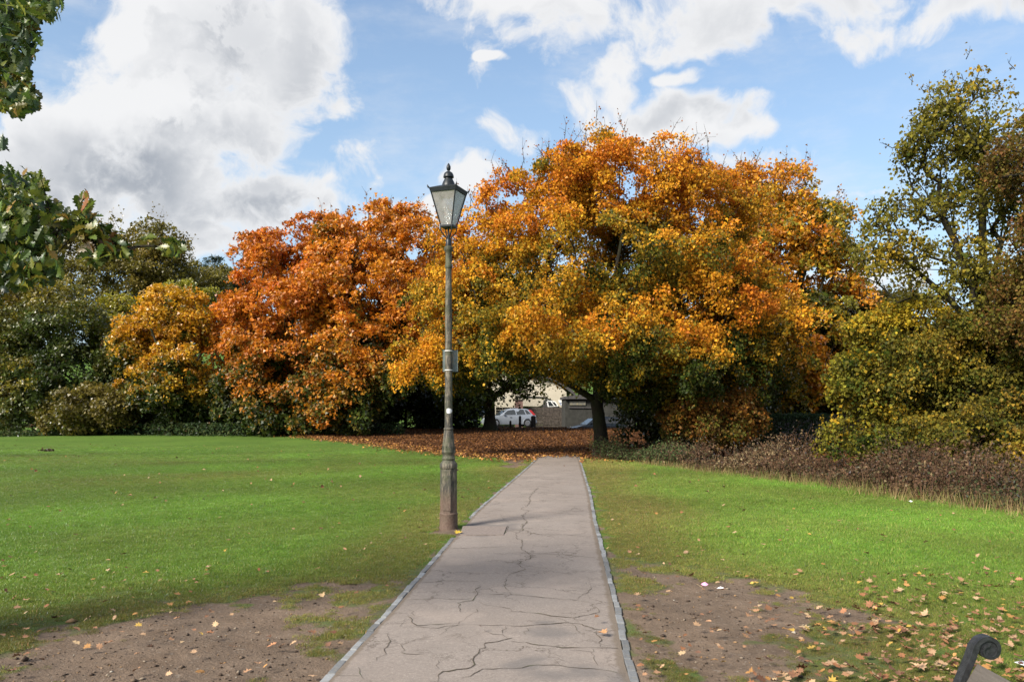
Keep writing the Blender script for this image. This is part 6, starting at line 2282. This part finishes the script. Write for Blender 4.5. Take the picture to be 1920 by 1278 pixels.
def build_oak():
    m = bpy.data.materials.new('oak_leaf_tissue')
    m.use_nodes = True
    t = NT(m.node_tree)
    t.n.clear()
    oi = t.add('ShaderNodeObjectInfo')
    at_ = t.add('ShaderNodeAttribute', attribute_name='col')
    n = t.noise(obj_coord(t), 4, 4, .6)
    # single leaves carry an object colour, the mass behind them a colour attribute (white object colour)
    base = t.vmath('MULTIPLY', oi.outputs['Color'], at_.outputs['Color'])
    c = t.vmath('SCALE', base, t.rng(n, .3, .7, .7, 1.25))
    d, tr = t.add('ShaderNodeBsdfDiffuse'), t.add('ShaderNodeBsdfTranslucent')
    t.l.new(c, d.inputs[0])
    t.l.new(c, tr.inputs[0])
    mx = t.add('ShaderNodeMixShader')
    mx.inputs[0].default_value = .35
    t.l.new(d.outputs[0], mx.inputs[1])
    t.l.new(tr.outputs[0], mx.inputs[2])
    gl = t.add('ShaderNodeBsdfGlossy')
    gl.inputs['Roughness'].default_value = .4
    m2 = t.add('ShaderNodeMixShader')
    m2.inputs[0].default_value = .05
    t.l.new(mx.outputs[0], m2.inputs[1])
    t.l.new(gl.outputs[0], m2.inputs[2])
    o = t.add('ShaderNodeOutputMaterial')
    t.l.new(m2.outputs[0], o.inputs[0])
    r = random.Random(4)
    nr = np.random.default_rng(4)
    metas = [oak_leaf_mesh('leaf', r, m) for _ in range(8)]
    for me in metas:
        a = me.attributes.new('col', 'FLOAT_COLOR', 'POINT')
        a.data.foreach_set('color', np.ones(len(me.vertices) * 4, np.float32))
    X0, Y0 = -5.2, 4.6
    root = empty('oak_tree', (X0, Y0, 0))
    tag(root, 'green oak whose lobed leafy boughs hang in from the left edge', 'tree')
    o0 = np.array([X0, Y0, 0])
    MB().tube([(0, 0, -.2), (.03, 0, .3), (0, .05, 1.6), (.1, .02, 3.2), (.05, .1, 5.2)], [.52, .40, .33, .27, .12], 14).build('trunk', BARK, root, smooth=True)
    D = 5.0

    def bp(px, py, d=D):
        return at(px, py, d) - o0
    boughs = [
        ([(.08, .02, 2.6), bp(-330, 470), bp(-150, 420), bp(0, 415, 4.9), bp(95, 403, 4.8), bp(170, 440, 4.7), bp(240, 462, 4.7), bp(300, 463, 4.7), bp(335, 465, 4.7)], [.10, .07, .045, .03, .018, .011, .008, .006, .004]),
        ([(.08, .02, 3.0), bp(-300, 300), bp(-140, 250), bp(-20, 120), bp(40, 60), bp(110, -20)], [.11, .07, .05, .03, .02, .012]),
        ([bp(-140, 250), bp(-60, 200), bp(0, 170), bp(45, 190)], [.04, .028, .018, .008]),
        ([bp(-150, 420), bp(-60, 470), bp(30, 500), bp(90, 520)], [.04, .03, .02, .01]),
        ([bp(-20, 120), bp(0, 20), bp(30, -60)], [.03, .02, .012]),
        ([bp(-150, 420), bp(-80, 380), bp(0, 350), bp(60, 350)], [.04, .03, .02, .01]),
        ([bp(170, 440, 4.7), bp(150, 405, 4.7), bp(158, 372, 4.7)], [.008, .006, .003]),
        ([bp(170, 440, 4.7), bp(190, 480, 4.7), bp(215, 490, 4.7)], [.008, .006, .003]),
    ]
    spine = []
    for pts, rad in boughs:
        fine, fr = [], []
        for i in range(len(pts) - 1):
            for k in range(3):
                f = k / 3
                fine.append(tuple(np.array(pts[i]) * (1 - f) + np.array(pts[i + 1]) * f + nr.normal(0, .006, 3)))
                fr.append(rad[i] * (1 - f) + rad[i + 1] * f)
        fine.append(tuple(pts[-1]))
        fr.append(rad[-1])
        spine += fine
        MB().tube(fine, fr, 7).build('branch', BARK_DARK, root, smooth=True)
    # leaf masses: (px, py, rx, ry, n, palette shift)
    masses = [(20, 60, 55, 75, 190, 0), (75, 15, 45, 28, 60, 0), (-40, 60, 60, 120, 120, 0), (25, 165, 45, 45, 90, .45), (40, 195, 34, 22, 36, .1), (-30, 160, 50, 60, 70, .2),
              (0, 390, 75, 75, 230, .05), (55, 430, 62, 70, 230, 0), (20, 500, 70, 40, 170, .1), (85, 500, 34, 34, 60, .1), (-60, 440, 60, 110, 170, 0), (60, 350, 30, 30, 44, .3),
              (155, 385, 18, 24, 10, .75), (150, 420, 40, 22, 40, .4), (190, 445, 36, 26, 36, .55), (185, 478, 34, 20, 24, .1), (222, 468, 26, 16, 16, .6), (275, 452, 16, 9, 6, .9), (322, 463, 22, 14, 20, .55), (5, 268, 8, 8, 4, 0), (110, 408, 30, 18, 14, .2)]
    pal = np.array([(.022, .045, .014), (.045, .085, .016), (.085, .125, .018), (.16, .17, .02), (.24, .15, .03), (.17, .07, .03)])
    allp = []
    for px, py, rx, ry, n_, sh in masses:
        for _ in range(int(n_ * 2.0)):
            a, q = nr.uniform(0, 6.28), math.sqrt(nr.random()) * nr.uniform(.8, 1.1)
            d = (4.7 if px > 100 else 5.0) + nr.normal(0, .10 if px > 100 else .28)
            allp.append((px + rx * q * math.cos(a), py + ry * q * math.sin(a), d, sh))
    nr.shuffle(allp)
    inview = [i for i, p in enumerate(allp) if p[0] > -12 and p[1] > -15]
    # the leaves that read singly: at the rims and on the thin sprays
    inview.sort(key=lambda i: (allp[i][0] < 100, allp[i][2]))
    single = set(inview[:280])
    spine = np.array(spine)
    tw = MB()
    for i in inview[::4]:
        q = bp(*allp[i][:3])
        j = int(np.argmin(np.linalg.norm(spine - q, axis=1)))
        p0 = spine[j]
        ln = np.linalg.norm(q - p0)
        if .03 < ln < .26:
            m1 = p0 + (q - p0) * .5 + nr.normal(0, .06 * ln, 3) + np.array([0, 0, .10 * ln])
            tw.tube([tuple(p0), tuple(m1), tuple(q)], [.0045, .0032, .0018], 4, cap=False)
    tag(tw.build('twigs', BARK_DARK, root), kind='stuff')
    Vs, Fs, Cs = [], [], []
    nV = 0
    for i, (px, py, d, sh) in enumerate(allp):
        p = bp(px, py, d)
        me = r.choice(metas)
        sz = r.uniform(.062, .108)
        dn = Vector((nr.normal(0, .55), nr.normal(0, .55), nr.normal(-.55, .5)))
        if px > 100 and py < 400:
            dn = Vector((nr.normal(.1, .3), nr.normal(0, .3), 1))
        elif px > 130:
            dn = Vector((abs(nr.normal(.5, .4)), nr.normal(0, .5), nr.normal(-.15, .5)))
        rot = dn.to_track_quat('Y', 'Z').to_matrix().to_4x4() @ Matrix.Rotation(nr.normal(0, .9), 4, 'Y')
        qv = float(np.clip(nr.normal(.30 + sh * .45, .20), 0, .999)) * 5
        k = min(int(qv), 4)
        c = (pal[k] * (1 - qv + k) + pal[k + 1] * (qv - k)) * math.exp(nr.normal(0, .2))
        M = Matrix.Translation(Vector(p)) @ rot @ Matrix.Scale(sz, 4)
        if i in single:
            o = bpy.data.objects.new('leaf', me)
            COL.objects.link(o)
            o.parent = root
            o.matrix_local = M
            o.color = (*c, 1)
        else:
            Mn = np.array(M)
            v = np.array([x.co for x in me.vertices])
            v = v @ Mn[:3, :3].T + Mn[:3, 3]
            for pl in me.polygons:
                vi = [x + nV for x in pl.vertices]
                Fs.append(vi)
            Vs.append(v)
            Cs.append(np.tile(np.array([*c, 1.0]), (len(v), 1)))
            nV += len(v)
    me = bpy.data.meshes.new('leaf_mass')
    me.from_pydata(np.concatenate(Vs).tolist(), [], Fs)
    a = me.attributes.new('col', 'FLOAT_COLOR', 'POINT')
    a.data.foreach_set('color', np.concatenate(Cs).astype(np.float32).ravel())
    o = link('leaf_mass', me, m, root)
    o.color = (1, 1, 1, 1)
    tag(o, kind='stuff')


build_ground()
build_path()
build_kerbs()
build_road()
build_trees()
conifer('conifer_tree', 'dark conifer standing behind the top of the rust red maple', 464, 78, 436, 3.0, seed=3)
conifer('pine_tree', 'small flat topped pine on the far skyline at the left', 398, 118, 486, 2.2, flat_top=True, seed=4)
build_brambles()
build_weeds()
build_far_things()
build_lamp()
build_bench()
build_oak()
build_grass()
build_leaf_litter()
